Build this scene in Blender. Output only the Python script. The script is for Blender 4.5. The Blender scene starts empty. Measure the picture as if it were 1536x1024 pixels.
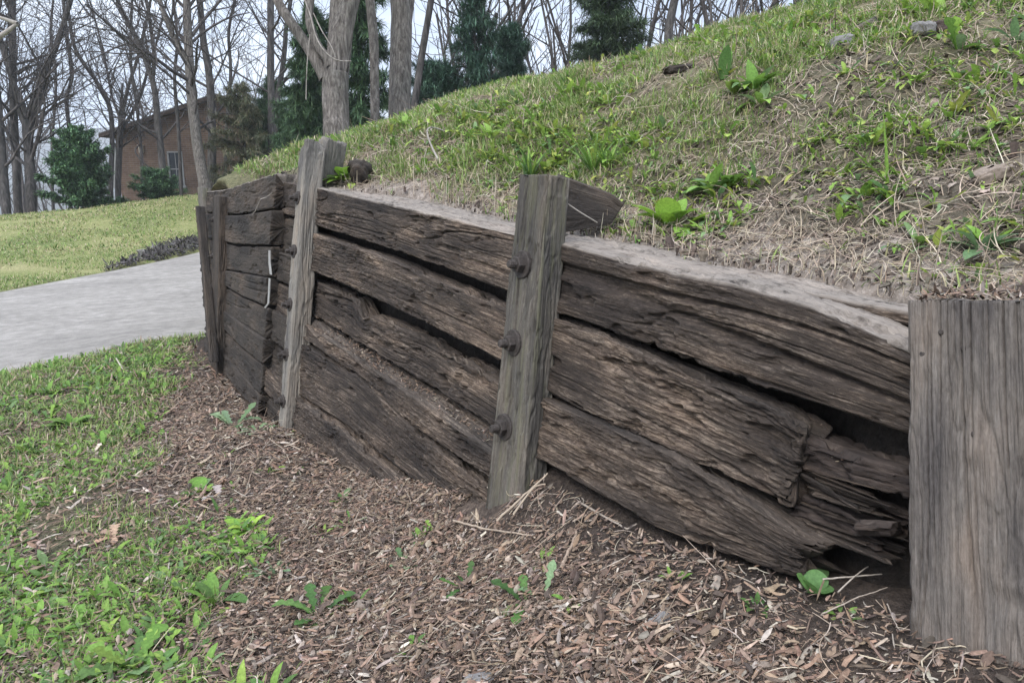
import bpy, math, numpy as np
from mathutils import Matrix, Vector
R = np.random.default_rng(11)
sc = bpy.context.scene
COL = sc.collection
f32 = np.float32

# ------------------------------------------------------------------ camera frame
F = 1109.0
TH = math.atan((512 - 260) / F); CT, ST = math.cos(TH), math.sin(TH)
NX, NY = 0.81783417, 0.57545396            # wall normal seen from the camera's own heading
CAM = np.array([-1.177, -1.483, 1.5])
def rays(px, py):
    px = np.asarray(px, float); py = np.asarray(py, float)
    x = (px - 768) / F; y = (512 - py) / F
    X, Y, Z = x, CT + y * ST, -ST + y * CT
    return np.stack([X * NX + Y * NY, -X * NY + Y * NX, Z], -1)
def P(px, py, d): return CAM + rays(px, py) * d
BAT = math.tan(math.radians(8))
PL1 = (0.0, 0.0, 1.02, 0.0)
_c0, _e0 = P(412, 440, 3.62), P(300, 400, 5.6)
PL3 = (_c0[0], _c0[1], _c0[2], (_e0[0] - _c0[0]) / (_e0[1] - _c0[1]))
def plane_s(pl, y, z): return pl[0] + pl[3] * (y - pl[1]) + BAT * (z - pl[2])
def hit(pl, pts, off=0.0):
    pts = np.atleast_2d(np.asarray(pts, float))
    r = rays(pts[:, 0], pts[:, 1])
    den = r[:, 0] - pl[3] * r[:, 1] - BAT * r[:, 2]
    num = pl[0] + off - CAM[0] + pl[3] * (CAM[1] - pl[1]) + BAT * (CAM[2] - pl[2])
    return CAM + r * (num / den)[:, None]

# ------------------------------------------------------------------ noise
def _h(i, j, k, s):
    n = (i * 374761393 + j * 668265263 + k * 2147483647 + s * 144269) & 0xffffffff
    n = ((n ^ (n >> 13)) * 1274126177) & 0xffffffff
    n = ((n ^ (n >> 16)) * 2246822519) & 0xffffffff
    return ((n ^ (n >> 15)) & 0xffffff) / float(0xffffff)
def vn(x, y, z=0.0, s=0):
    x, y, z = np.broadcast_arrays(np.asarray(x, float), np.asarray(y, float), np.asarray(z, float))
    fx, fy, fz = np.floor(x), np.floor(y), np.floor(z)
    i, j, k = fx.astype(np.int64), fy.astype(np.int64), fz.astype(np.int64)
    u, v, w = x - fx, y - fy, z - fz
    u = u * u * (3 - 2 * u); v = v * v * (3 - 2 * v); w = w * w * (3 - 2 * w)
    def L(kk):
        a = _h(i, j, kk, s) * (1 - u) + _h(i + 1, j, kk, s) * u
        b = _h(i, j + 1, kk, s) * (1 - u) + _h(i + 1, j + 1, kk, s) * u
        return a * (1 - v) + b * v
    if not w.any(): return L(k)
    return L(k) * (1 - w) + L(k + 1) * w
def fbm(x, y, z=0.0, o=4, s=0):
    t = 0; a = 0.5; n = 0
    for q in range(o):
        t = t + a * vn(x * 2.03 ** q, y * 2.03 ** q, np.asarray(z) * 2.03 ** q, s + q * 17); n += a; a *= 0.5
    return t / n
def sst(x, a, b):
    t = np.clip((x - a) / (b - a), 0, 1); return t * t * (3 - 2 * t)

# ------------------------------------------------------------------ object helpers
def tag(o, label=None, cat=None, group=None, kind=None):
    if label: o['label'] = label
    if cat: o['category'] = cat
    if group: o['group'] = group
    if kind: o['kind'] = kind
    return o
def mesh(name, V, faces, mat, parent=None, uv=None, col=None, att=None, smooth=True):
    V = np.ascontiguousarray(V, f32).reshape(-1, 3)
    me = bpy.data.meshes.new(name)
    if isinstance(faces, np.ndarray): faces = [faces]
    faces = [np.asarray(q, np.int32) for q in faces if len(q)]
    tot = np.concatenate([np.full(len(q), q.shape[1], np.int32) for q in faces])
    idx = np.concatenate([q.ravel() for q in faces])
    me.vertices.add(len(V)); me.vertices.foreach_set('co', V.ravel())
    me.loops.add(len(idx)); me.loops.foreach_set('vertex_index', idx)
    me.polygons.add(len(tot))
    st = np.zeros(len(tot), np.int32); st[1:] = np.cumsum(tot)[:-1]
    me.polygons.foreach_set('loop_start', st); me.polygons.foreach_set('loop_total', tot)
    me.polygons.foreach_set('use_smooth', np.full(len(tot), smooth, bool))
    me.update(calc_edges=True)
    if uv is not None:
        l = me.uv_layers.new(name='UVMap'); l.data.foreach_set('uv', np.ascontiguousarray(np.asarray(uv, f32)[idx]).ravel())
    if col is not None:
        a = me.color_attributes.new('tone', 'FLOAT_COLOR', 'POINT')
        c = np.ones((len(V), 4), f32); c[:, :3] = col; a.data.foreach_set('color', c.ravel())
    for k, v in (att or {}).items():
        a = me.attributes.new(k, 'FLOAT', 'POINT'); a.data.foreach_set('value', np.ascontiguousarray(v, f32).ravel())
    me.validate()
    me.materials.append(mat)
    o = bpy.data.objects.new(name, me); COL.objects.link(o)
    if parent: o.parent = parent
    return o
def empty(name, loc, label, cat, group=None):
    o = bpy.data.objects.new(name, None); COL.objects.link(o); o.location = tuple(map(float, loc)); o.empty_display_size = .1
    return tag(o, label, cat, group)
def keep(o, parent):                       # parent a mesh made in world coordinates to an Empty
    o.parent = parent; o.matrix_parent_inverse = Matrix.Translation(-parent.location); return o
def grid_faces(n, m, wrap=False):
    i = np.arange(n - 1)[:, None]; j = np.arange(m if wrap else m - 1)[None, :]
    j2 = (j + 1) % m
    return np.stack([i * m + j, (i + 1) * m + j, (i + 1) * m + j2, i * m + j2], -1).reshape(-1, 4)

# ------------------------------------------------------------------ materials
def nmat(name):
    m = bpy.data.materials.new(name); m.use_nodes = True
    nt = m.node_tree; b = nt.nodes['Principled BSDF']; b.inputs['Specular IOR Level'].default_value = .25
    return m, nt, b
class N:
    def __init__(s, nt): s.nt = nt
    def n(s, t, **k):
        o = s.nt.nodes.new(t)
        for a, v in k.items():
            if a.startswith('i_'):
                o.inputs[a[2:].replace('_', ' ')].default_value = v
            else: setattr(o, a, v)
        return o
    def l(s, a, b): s.nt.links.new(a, b)
    def mapping(s, src, scale, loc=None):
        m = s.n('ShaderNodeMapping'); m.inputs['Scale'].default_value = scale
        s.l(src, m.inputs['Vector'])
        if loc is not None: s.l(loc, m.inputs['Location'])
        return m.outputs[0]
    def noise(s, v, sc, det=4, rough=.6, dist=0.0):
        o = s.n('ShaderNodeTexNoise'); o.inputs['Scale'].default_value = sc; o.inputs['Detail'].default_value = det
        o.inputs['Roughness'].default_value = rough; o.inputs['Distortion'].default_value = dist
        if v is not None: s.l(v, o.inputs['Vector'])
        return o.outputs['Fac']
    def ramp(s, v, stops, interp='LINEAR'):
        o = s.n('ShaderNodeValToRGB'); o.color_ramp.interpolation = interp; e = o.color_ramp.elements
        while len(e) < len(stops): e.new(.5)
        for q, (p, c) in zip(e, stops):
            q.position = p; q.color = (c, c, c, 1) if not isinstance(c, tuple) else (*c, 1)
        s.l(v, o.inputs['Fac']); return o.outputs['Color']
    def mix(s, fac, a, b, mode='MIX'):
        o = s.n('ShaderNodeMix', data_type='RGBA', blend_type=mode)
        for sock, v in ((o.inputs[0], fac), (o.inputs[6], a), (o.inputs[7], b)):
            if isinstance(v, (int, float)): sock.default_value = v
            elif isinstance(v, tuple): sock.default_value = (*v, 1)
            else: s.l(v, sock)
        return o.outputs[2]
    def math(s, op, a, b=0.0, clamp=False):
        o = s.n('ShaderNodeMath', operation=op, use_clamp=clamp)
        for sock, v in zip(o.inputs, (a, b)):
            if isinstance(v, (int, float)): sock.default_value = v
            else: s.l(v, sock)
        return o.outputs[0]
    def bump(s, h, dist, bsdf, strength=1.0):
        o = s.n('ShaderNodeBump'); o.inputs['Distance'].default_value = dist; o.inputs['Strength'].default_value = strength
        s.l(h, o.inputs['Height']); s.l(o.outputs[0], bsdf.inputs['Normal'])

def wood_mat(name, dark, mid, light, dust=0.0, dustcol=(.38, .33, .285), lo=.36, hi=.66, moss=None, streak=(5, 110)):
    m, nt, b = nmat(name); g = N(nt)
    tc = g.n('ShaderNodeTexCoord'); oi = g.n('ShaderNodeObjectInfo')
    off = g.n('ShaderNodeCombineXYZ'); r7 = g.math('MULTIPLY', oi.outputs['Random'], 37.0)
    for q in range(3): g.l(r7, off.inputs[q])
    fine = g.noise(g.mapping(tc.outputs['UV'], (streak[0], streak[1], 1), off.outputs[0]), 1, 8, .72, .2)
    hair = g.noise(g.mapping(tc.outputs['UV'], (streak[0] * 4, streak[1] * 3.2, 1), off.outputs[0]), 1, 4, .7, .1)
    flake = g.noise(g.mapping(tc.outputs['UV'], (70, 260, 1), off.outputs[0]), 1, 5, .75, .4)
    broad = g.noise(g.mapping(tc.outputs['UV'], (2.6, 9, 1), off.outputs[0]), 1, 4, .6)
    v = g.math('ADD', g.math('MULTIPLY', fine, .38), g.math('MULTIPLY', flake, .30))
    v = g.math('ADD', v, g.math('MULTIPLY', hair, .30))
    v = g.math('ADD', g.math('MULTIPLY', v, .76), g.math('MULTIPLY', broad, .26))
    c = g.ramp(v, [(lo, dark), ((lo + hi) / 2, mid), (hi - .03, tuple(.6 * q_ + .4 * p_ for p_, q_ in zip(mid, light))), (hi, light)])
    tint = g.ramp(broad, [(.35, (.70, .71, .76)), (.5, (1, 1, 1)), (.68, (1.14, 1.04, .96))])
    c = g.mix(1.0, c, tint, 'MULTIPLY')
    if moss:
        mm = g.noise(g.mapping(tc.outputs['UV'], (3, 40, 1), off.outputs[0]), 1.3, 4, .6)
        c = g.mix(g.ramp(mm, [(.5, 0.0), (.68, .6)]), c, moss)
    # light specks: small pale flecks of bleached fibre and grit
    sp = g.noise(g.mapping(tc.outputs['UV'], (150, 420, 1), off.outputs[0]), 1, 2, .5)
    c = g.mix(g.ramp(sp, [(.76, 0.0), (.80, .5)]), c, (.34, .30, .26))
    if dust > 0:
        at = g.n('ShaderNodeAttribute', attribute_name='topface')
        dn = g.noise(g.mapping(tc.outputs['Object'], (1, 1, 1)), 22, 6, .7)
        up = g.math('MULTIPLY', at.outputs['Fac'], g.math('ADD', g.math('MULTIPLY', g.ramp(dn, [(.32, 0.0), (.5, 1.0)]), .6), g.math('MULTIPLY', g.ramp(fine, [(.36, 0.0), (.6, 1.0)]), .4)))
        c = g.mix(g.math('MULTIPLY', up, dust), c, dustcol)
    g.l(c, b.inputs['Base Color']); b.inputs['Roughness'].default_value = .85
    g.bump(g.math('ADD', g.math('ADD', g.math('MULTIPLY', fine, .6), g.math('MULTIPLY', hair, .4)), g.math('MULTIPLY', flake, .35)), .006, b, .9)
    return m
M = {}
M['tie'] = wood_mat('weathered_timber', (.008, .0062, .005), (.057, .043, .034), (.30, .245, .195), dust=.62, lo=.405, hi=.635)
M['tie_dark'] = wood_mat('blackened_timber', (.008, .0068, .0058), (.040, .032, .026), (.135, .112, .092), dust=.6)
M['tie_rot'] = wood_mat('rotten_timber', (.014, .011, .010), (.062, .046, .038), (.20, .16, .13), dust=.4)
M['post'] = wood_mat('grey_post_wood', (.022, .019, .017), (.090, .081, .070), (.245, .228, .20), dust=.3, moss=(.13, .125, .075), streak=(2.2, 95))
M['post_pale'] = wood_mat('bleached_post_wood', (.07, .062, .053), (.18, .165, .145), (.34, .32, .28), dust=.4, streak=(2.2, 95))
M['post_big'] = wood_mat('broad_post_wood', (.045, .038, .033), (.150, .130, .114), (.29, .262, .235), dust=.6, streak=(3.2, 130), lo=.38, hi=.65)

def tone_mat(name, rough=.75, transl=0.0, bump=0.0, noise=.35, scale=60):
    m, nt, b = nmat(name); g = N(nt)
    a = g.n('ShaderNodeAttribute', attribute_name='tone')
    tc = g.n('ShaderNodeTexCoord')
    nz = g.noise(tc.outputs['Object'], scale, 3, .6)
    c = g.mix(noise, a.outputs['Color'], g.ramp(nz, [(.3, .45), (.7, 1.5)]), 'MULTIPLY')
    g.l(c, b.inputs['Base Color']); b.inputs['Roughness'].default_value = rough
    if bump: g.bump(nz, bump, b)
    if transl:
        t = g.n('ShaderNodeBsdfTranslucent'); g.l(c, t.inputs['Color'])
        mx = g.n('ShaderNodeMixShader'); mx.inputs[0].default_value = transl
        out = nt.nodes['Material Output']
        g.l(b.outputs[0], mx.inputs[1]); g.l(t.outputs[0], mx.inputs[2]); g.l(mx.outputs[0], out.inputs['Surface'])
    return m
M['chip'] = tone_mat('wood_chip', .85, noise=.5, scale=140)
M['straw'] = tone_mat('dry_stalk', .8, noise=.4, scale=90)
M['leaf'] = tone_mat('leaf_green', .62, .3, noise=.5, scale=150)
M['blade'] = tone_mat('grass_blade', .55, .3, noise=.3, scale=40)
M['needle'] = tone_mat('conifer_needle', .6, .15, noise=.4, scale=8)

def bark_mat(name, a, b_, c_, sc=9.0, bump=.03):
    m, nt, b = nmat(name); g = N(nt); tc = g.n('ShaderNodeTexCoord')
    v = g.noise(g.mapping(tc.outputs['Object'], (1, 1, .16)), sc * 3, 6, .65, .5)
    w = g.noise(tc.outputs['Object'], 1.7, 4, .6)
    c = g.ramp(v, [(.34, a), (.5, b_), (.66, c_)])
    c = g.mix(.8, c, g.ramp(w, [(.35, (.75, .77, .74)), (.65, (1.15, 1.12, 1.1))]), 'MULTIPLY')
    g.l(c, b.inputs['Base Color']); b.inputs['Roughness'].default_value = .9
    g.bump(v, bump, b); return m
M['bark'] = bark_mat('grey_bark', (.055, .048, .043), (.13, .115, .104), (.23, .21, .19), 13)
M['bark_dark'] = bark_mat('dark_bark', (.026, .024, .023), (.062, .056, .054), (.115, .105, .10), 5)
M['twig'] = bark_mat('twig_bark', (.035, .030, .030), (.075, .065, .063), (.13, .115, .11), 5)
M['twig_pale'] = bark_mat('pale_dead_branch', (.17, .15, .135), (.27, .245, .22), (.36, .33, .30), 8, .004)

def soil_mat():
    m, nt, b = nmat('hill_soil'); g = N(nt); tc = g.n('ShaderNodeTexCoord'); o = tc.outputs['Object']
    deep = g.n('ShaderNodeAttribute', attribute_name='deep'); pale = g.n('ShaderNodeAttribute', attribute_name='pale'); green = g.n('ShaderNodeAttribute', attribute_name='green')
    n1 = g.noise(o, 6, 6, .65); n2 = g.noise(o, 45, 6, .7); n3 = g.noise(o, 160, 3, .6)
    v = g.math('ADD', g.math('MULTIPLY', n1, .4), g.math('MULTIPLY', n2, .6))
    dark = g.ramp(v, [(.36, (.042, .034, .029)), (.5, (.115, .092, .076)), (.64, (.22, .18, .145))])
    pl = g.ramp(v, [(.36, (.10, .080, .066)), (.5, (.24, .20, .168)), (.64, (.42, .36, .315))])
    gr = g.ramp(v, [(.36, (.05, .05, .025)), (.5, (.13, .125, .062)), (.64, (.23, .20, .12))])
    c = g.mix(green.outputs['Fac'], dark, gr)
    c = g.mix(pale.outputs['Fac'], c, pl)
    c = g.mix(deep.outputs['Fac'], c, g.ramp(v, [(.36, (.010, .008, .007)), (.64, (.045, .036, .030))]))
    g.l(c, b.inputs['Base Color']); b.inputs['Roughness'].default_value = .95
    g.bump(g.math('ADD', n2, g.math('MULTIPLY', n3, .5)), .015, b); return m
M['soil'] = soil_mat()
def ground_mat():
    m, nt, b = nmat('ground_soil'); g = N(nt); tc = g.n('ShaderNodeTexCoord'); o = tc.outputs['Object']
    far = g.n('ShaderNodeAttribute', attribute_name='lawn'); green = g.n('ShaderNodeAttribute', attribute_name='green')
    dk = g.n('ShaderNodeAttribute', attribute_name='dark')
    n1 = g.noise(o, 4, 6, .65); n2 = g.noise(o, 60, 5, .7); n3 = g.noise(o, .55, 4, .6); n4 = g.noise(o, 14, 5, .75)
    v = g.math('ADD', g.math('MULTIPLY', n1, .35), g.math('MULTIPLY', n2, .65))
    mul = g.ramp(v, [(.36, (.035, .026, .021)), (.5, (.10, .075, .060)), (.66, (.21, .16, .125))])
    gr = g.ramp(v, [(.36, (.035, .035, .018)), (.5, (.095, .09, .05)), (.66, (.20, .175, .11))])
    lawn = g.ramp(g.math('ADD', g.math('MULTIPLY', n3, .5), g.math('MULTIPLY', n4, .5)), [(.38, (.13, .165, .05)), (.5, (.22, .235, .085)), (.62, (.34, .305, .155))])
    lawn = g.mix(.9, lawn, g.ramp(n2, [(.38, .4), (.62, 1.5)]), 'MULTIPLY')
    c = g.mix(green.outputs['Fac'], mul, gr)
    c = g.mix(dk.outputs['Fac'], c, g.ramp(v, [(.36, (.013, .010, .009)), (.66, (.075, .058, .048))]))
    c = g.mix(far.outputs['Fac'], c, lawn)
    g.l(c, b.inputs['Base Color']); b.inputs['Roughness'].default_value = .95
    g.bump(g.math('ADD', n2, n4), .02, b); return m
M['ground'] = ground_mat()
def concrete():
    m, nt, b = nmat('driveway_concrete'); g = N(nt); tc = g.n('ShaderNodeTexCoord'); o = tc.outputs['Object']
    n1 = g.noise(g.mapping(o, (.5, 1.3, 1)), 1.2, 7, .7, .3); n2 = g.noise(o, 90, 4, .7); n3 = g.noise(o, 9, 5, .7)
    v = g.math('ADD', g.math('MULTIPLY', n1, .5), g.math('MULTIPLY', n3, .5))
    c = g.ramp(v, [(.36, (.165, .152, .137)), (.5, (.24, .221, .20)), (.62, (.33, .306, .28))])
    c = g.mix(.4, c, g.ramp(n2, [(.3, .6), (.7, 1.3)]), 'MULTIPLY')
    g.l(c, b.inputs['Base Color']); b.inputs['Roughness'].default_value = .8
    g.bump(n2, .004, b); return m
M['concrete'] = concrete()
def simple(name, col, rough=.6, metal=0.0, var=.5, sc=40, bump=.002):
    m, nt, b = nmat(name); g = N(nt); tc = g.n('ShaderNodeTexCoord')
    nz = g.noise(tc.outputs['Object'], sc, 5, .65)
    c = g.mix(var, col, g.ramp(nz, [(.3, .4), (.7, 1.5)]), 'MULTIPLY')
    g.l(c, b.inputs['Base Color']); b.inputs['Roughness'].default_value = rough; b.inputs['Metallic'].default_value = metal
    if bump: g.bump(nz, bump, b)
    return m
M['rust'] = simple('rusty_steel', (.062, .052, .047), .7, .35, .8, 120, .002)
M['white_metal'] = simple('white_metal', (.27, .26, .245), .5, 0, .35, 60, .001)
M['stone'] = simple('grey_stone', (.19, .18, .175), .9, 0, .6, 35, .01)
M['trim'] = simple('white_trim', (.27, .27, .265), .5, 0, .2, 8, 0)
M['shingle'] = simple('roof_shingle', (.10, .095, .09), .9, 0, .7, 18, .02)
M['glass'] = simple('window_glass', (.03, .035, .04), .08, 0, .2, 3, 0)
M['lamp_body'] = simple('lamp_body', (.55, .5, .42), .4, 0, .2, 20, 0)
M['hillfar'] = simple('far_hill_woods', (.055, .055, .045), .95, 0, .9, .02, 0)
def brick():
    m, nt, b = nmat('red_brick'); g = N(nt); tc = g.n('ShaderNodeTexCoord')
    br = g.n('ShaderNodeTexBrick'); g.l(tc.outputs['UV'], br.inputs['Vector'])
    br.inputs['Color1'].default_value = (.17, .112, .078, 1); br.inputs['Color2'].default_value = (.12, .078, .056, 1)
    br.inputs['Mortar'].default_value = (.2, .17, .15, 1); br.inputs['Scale'].default_value = 1
    br.inputs['Brick Width'].default_value = .22; br.inputs['Row Height'].default_value = .075; br.inputs['Mortar Size'].default_value = .006
    nz = g.noise(tc.outputs['Object'], 3, 4, .6)
    c = g.mix(.6, br.outputs['Color'], g.ramp(nz, [(.3, .6), (.7, 1.3)]), 'MULTIPLY')
    g.l(c, b.inputs['Base Color']); b.inputs['Roughness'].default_value = .9
    g.bump(br.outputs['Fac'], -.005, b); return m
M['brick'] = brick()

# ------------------------------------------------------------------ terrain height fields (thin plate splines)
def tps(pts, lam=1e-4):
    pts = np.asarray(pts, float); xy, z = pts[:, :2], pts[:, 2]; n = len(z)
    def U(a, b):
        r2 = ((a[:, None, :] - b[None]) ** 2).sum(-1); return .5 * r2 * np.log(r2 + 1e-12)
    A = np.zeros((n + 3, n + 3)); A[:n, :n] = U(xy, xy) + lam * np.eye(n)
    A[:n, n] = 1; A[:n, n + 1:] = xy; A[n, :n] = 1; A[n + 1:, :n] = xy.T
    w = np.linalg.solve(A, np.r_[z, 0, 0, 0])
    def fn(x, y):
        x, y = np.broadcast_arrays(np.asarray(x, float), np.asarray(y, float)); q = np.stack([x.ravel(), y.ravel()], -1)
        out = np.empty(len(q))
        for a in range(0, len(q), 40000):
            out[a:a + 40000] = U(q[a:a + 40000], xy) @ w[:n] + w[n] + q[a:a + 40000] @ w[n + 1:]
        return out.reshape(x.shape)
    return fn
GP = [(-1.0, -.05, -.70), (-.77, -.06, -.735), (-.42, -.06, -.785), (0, -.06, -.80), (.11, -.16, -.935), (-.05, -.14, -.86), (1.75, -.2, -1.14), (.54, -.1, -1.0), (.77, -.1, -1.06), (1.3, -.1, -1.14),
      (1.9, -.12, -1.2), (2.5, -.15, -1.235), (3.4, -.08, -1.22), (3.9, 0, -1.23), (4.6, .1, -1.27), (-.55, -.52, -.87), (-.14, -.83, -1.0), (.45, -1.29, -1.13),
      (-.9, -.2, -.735), (-1.3, 0, -.62), (-1.5, -1.2, -.95), (-2.5, -.5, -.7), (2, -1.2, -1.24), (4.4, -1.23, -1.32), (3, -2.5, -1.3), (4.6, -4, -1.4), (0, -3, -1.2), (-2, -3, -1.1),
      (5, 0, -1.3), (5, -4, -1.4), (9.5, -1.15, -1.42), (13, 2, -1.38), (10, -5, -1.5), (16, 0, -1.24), (16, 4, -1.06), (20, -1, -1.0), (20, 4, -.55), (20, -7, -1.2), (22.5, 0, -1.1), (22.5, 4.5, -.75),
      (29, 3.4, -1.3), (29, -4, -1.6), (-.5, 1, -1.2), (1, 1, -1.5), (3, 1.5, -1.6), (6, 5, -1.5), (0, 8, -1.5), (10, 8, -1.45), (18, 12, -1.2), (26, 14, -1.4), (-6, 0, -.8), (-6, -8, -1.2), (38, 5, -2.6), (38, -12, -3), (34, 25, -2.6), (0, 25, -2)]
_g = tps([(s, t, z + 1.5) for t, s, z in GP])
def drive_near(s): return 4.80 + .21 * s + .05 * np.sin(s * 1.3)
def drive_far(s): return np.where(s < -1.15, 9.5 + .25 * (s + 1.15), np.where(s < 2, 9.5 + 1.1 * (s + 1.15), 12.97 + .2 * (s - 2)))
def ground_z(x, y, micro=True):
    x = np.asarray(x, float); y = np.asarray(y, float)
    r = np.hypot(x - 2, y - 8)
    w = sst(r, 26, 42)
    z = _g(np.clip(x, -40, 40), np.clip(y, -40, 60)) * (1 - w) + w * np.maximum(-2.4 - .05 * (r - 40), -26.0)
    ins = (y > drive_near(x) + .02) & (y < drive_far(x) - .02) & (x > -30) & (x < 12)
    z = z - .035 * ins
    if micro:
        nr = np.exp(-r / 9)
        z = z + (fbm(x * 3, y * 3, 0, 4, 3) - .5) * .06 * nr * (1 - ins) + (fbm(x * 22, y * 22, 0, 3, 9) - .5) * .018 * nr * (1 - ins)
    return z
_wt = np.array([(-1.6, -.17), (-1.1, -.205), (-.88, -.222), (-.38, -.218), (0, -.19), (.28, -.168), (1.0, -.115), (1.8, -.065), (2.25, -.02), (2.7, -.045), (3.55, -.105), (4.6, -.13)])
def wall_top(y): return np.interp(y, _wt[:, 0], _wt[:, 1]) + 1.5
def wall_s(y, z):
    a = plane_s(PL1, y, z); b = plane_s(PL3, y, z); w = sst(y, 2.15, 2.35); return a * (1 - w) + b * w
def ledge(y): return .235 - .165 * sst(y, 1.0, 2.1)
HP = []
for y in (-2.2, -1.6, -1.1, -.6, -.1, .4, 1.0, 1.8, 2.3, 3.0, 3.8, 4.5):
    z = float(wall_top(y)); s = float(wall_s(y, z))
    fl = float(ledge(y)) + .05
    HP += [(s + .02, y, z - .012), (s + fl, y, z + .006)]
    if y < 2.5: HP += [(s + fl + .45, y, z + .025 + .22)]
for px, py, d in [(1536, 0, 2.6), (1400, -40, 3.6), (1300, -2, 4.1), (1150, 34, 4.6), (1050, 60, 5.2), (900, 104, 6.0), (800, 126, 6.8), (700, 146, 7.5), (600, 174, 8.0), (530, 197, 8.2), (445, 226, 5.3), (400, 248, 5.2), (350, 277, 5.05)]:
    q = P(px, py, d); HP.append((q[0], q[1], q[2]))
    if px > 500 and py > -20:
        dirv = rays(px, py)[:2]; dirv = dirv / np.hypot(*dirv)
        HP.append((q[0] + dirv[0] * 1.6, q[1] + dirv[1] * 1.6, q[2] - .10)); HP.append((q[0] + dirv[0] * 5, q[1] + dirv[1] * 5, q[2] - .9))
HP += [(.6, 5.6, .7), (.5, 7, .2), (1.6, 8.2, .9), (3, 10, 1.0), (-.4, 6, .2), (9, -2, 2.3), (4, -3, 2.4), (2, -3, 1.9), (11, 8, 1.2)]
HP += [(x, y, z - .025 - .075 * min(1.0, max(0.0, (5.2 - y) / 3))) for x, y, z in [(1.23, 3.71, 1.83), (1.39, 3.59, 1.89), (1.52, 3.31, 1.98), (1.57, 2.95, 2.05), (1.68, 2.71, 2.08), (1.8, 2.51, 2.12), (1.9, 2.3, 2.16), (1.97, 2.07, 2.19), (2.04, 1.86, 2.21), (2.09, 1.65, 2.25), (2.15, 1.46, 2.29), (2.22, 1.3, 2.33), (2.29, 1.14, 2.35), (2.37, 1.0, 2.38), (2.44, 0.87, 2.42), (2.53, 6.49, 2.01), (2.8, 6.36, 2.1), (2.63, 5.29, 2.18), (2.75, 4.29, 2.3), (2.2, 3.05, 2.21), (2.37, 2.88, 2.26), (2.49, 2.65, 2.3), (2.6, 2.44, 2.34), (2.68, 2.21, 2.39), (2.61, 1.87, 2.4), (2.56, 1.57, 2.41), (2.62, 1.39, 2.43), (2.69, 1.22, 2.46), (2.7, 1.04, 2.48), (2.42, 6.26, 2.0), (1.1, 3.02, 1.85), (1.33, 2.98, 1.94), (2.78, 2.98, 2.36), (2.89, 2.74, 2.4), (2.93, 2.45, 2.44), (2.59, 5.95, 2.07), (2.31, 2.14, 2.27), (2.66, 6.09, 2.08)]]
_hl = tps(HP, 1e-3)
def hill_z(x, y, micro=True):
    x = np.asarray(x, float); y = np.asarray(y, float)
    z = _hl(x, y)
    if micro:
        rise = sst(x, .22, .7)
        z = z + (fbm(x * 2.4, y * 2.4, 0, 4, 21) - .5) * .11 * rise + (fbm(x * 14, y * 14, 0, 4, 25) - .5) * (.012 + .03 * rise)
    return z
def on_hill(x, y): return (x > wall_s(y, wall_top(y)) + ledge(y) - .02 + .05 * (vn(y * 9, y * 0, 0, 36) - .5)) & (y < 5.3 + .8 * x) & (y > -2.2)
def surf(x, y):
    return np.where(on_hill(x, y), hill_z(x, y), ground_z(x, y))
DD = np.geomspace(.6, 60, 420)
def drop(px, py):                           # where the ray through a pixel of the photo meets the terrain
    r = rays(px, py); q = CAM + r * DD[:, None]
    below = q[:, 2] < surf(q[:, 0], q[:, 1])
    i = int(np.argmax(below)) if below.any() else len(DD) - 1
    a, b = DD[max(i - 1, 0)], DD[i]
    for _ in range(12):
        m = .5 * (a + b); p = CAM + r * m
        if p[2] < float(surf(p[0], p[1])): b = m
        else: a = m
    return CAM + r * b, b
def normal_at(x, y, e=.04):
    dx = (surf(x + e, y) - surf(x - e, y)) / (2 * e); dy = (surf(x, y + e) - surf(x, y - e)) / (2 * e)
    n = np.stack([-dx, -dy, np.ones_like(dx)], -1); return n / np.linalg.norm(n, axis=-1, keepdims=True)

def greenness(x, y):                       # lower ground: lawn and weeds against wood mulch
    e = np.interp(y, [-1.5, -.16, -.07, .15, .28, .42, .54, .97, 1.42, 1.82, 2.38, 2.8, 3.33, 3.89, 5.2], [-.7, -.81, -.86, -.86, -.80, -.64, -.55, -.68, -.82, -.72, -.60, -.48, -.24, -.04, .26])
    e = e + .22 * (fbm(x * 3, y * 3, 0, 4, 41) - .5) * 2
    return sst(e - x, -.05, .16)
def hill_green(x, y):
    v = .14 + .78 * sst(y + .75 * x, -.1, 1.6)
    return np.clip(v + (fbm(x * 2.2, y * 2.2, 0, 4, 51) - .5) * .9, 0.08, 1)

# ---- ground sheet
def sinh_axis(n, a, span, c): 
    k = math.asinh(span / a); return c + a * np.sinh(np.linspace(-k, k, n))
gx = sinh_axis(420, .32, 1400, -.55); gy = sinh_axis(420, .32, 1400, .5)
X, Y = np.meshgrid(gx, gy, indexing='ij')
Z = ground_z(X, Y)
rr = np.hypot(X, Y)
lawn = np.maximum(sst(Y, 9, 10.2) * (Y > drive_far(X) - .3), sst(rr, 12, 16)) * 1.0
lawn = np.where((Y > drive_near(X) - .3) & (Y < drive_far(X)), 0, lawn)
woods = sst(Y + .12 * X, 20.0, 22.5) + sst(rr, 24, 30); lawn = lawn * (1 - .85 * np.clip(woods, 0, 1))
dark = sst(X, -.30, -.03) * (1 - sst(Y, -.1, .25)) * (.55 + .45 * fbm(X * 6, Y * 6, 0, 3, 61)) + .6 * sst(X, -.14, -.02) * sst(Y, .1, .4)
mesh('ground', np.stack([X, Y, Z], -1), grid_faces(*X.shape), M['ground'], att=dict(lawn=lawn, green=greenness(X, Y), dark=np.clip(dark, 0, 1)))['kind'] = 'structure'
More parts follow.
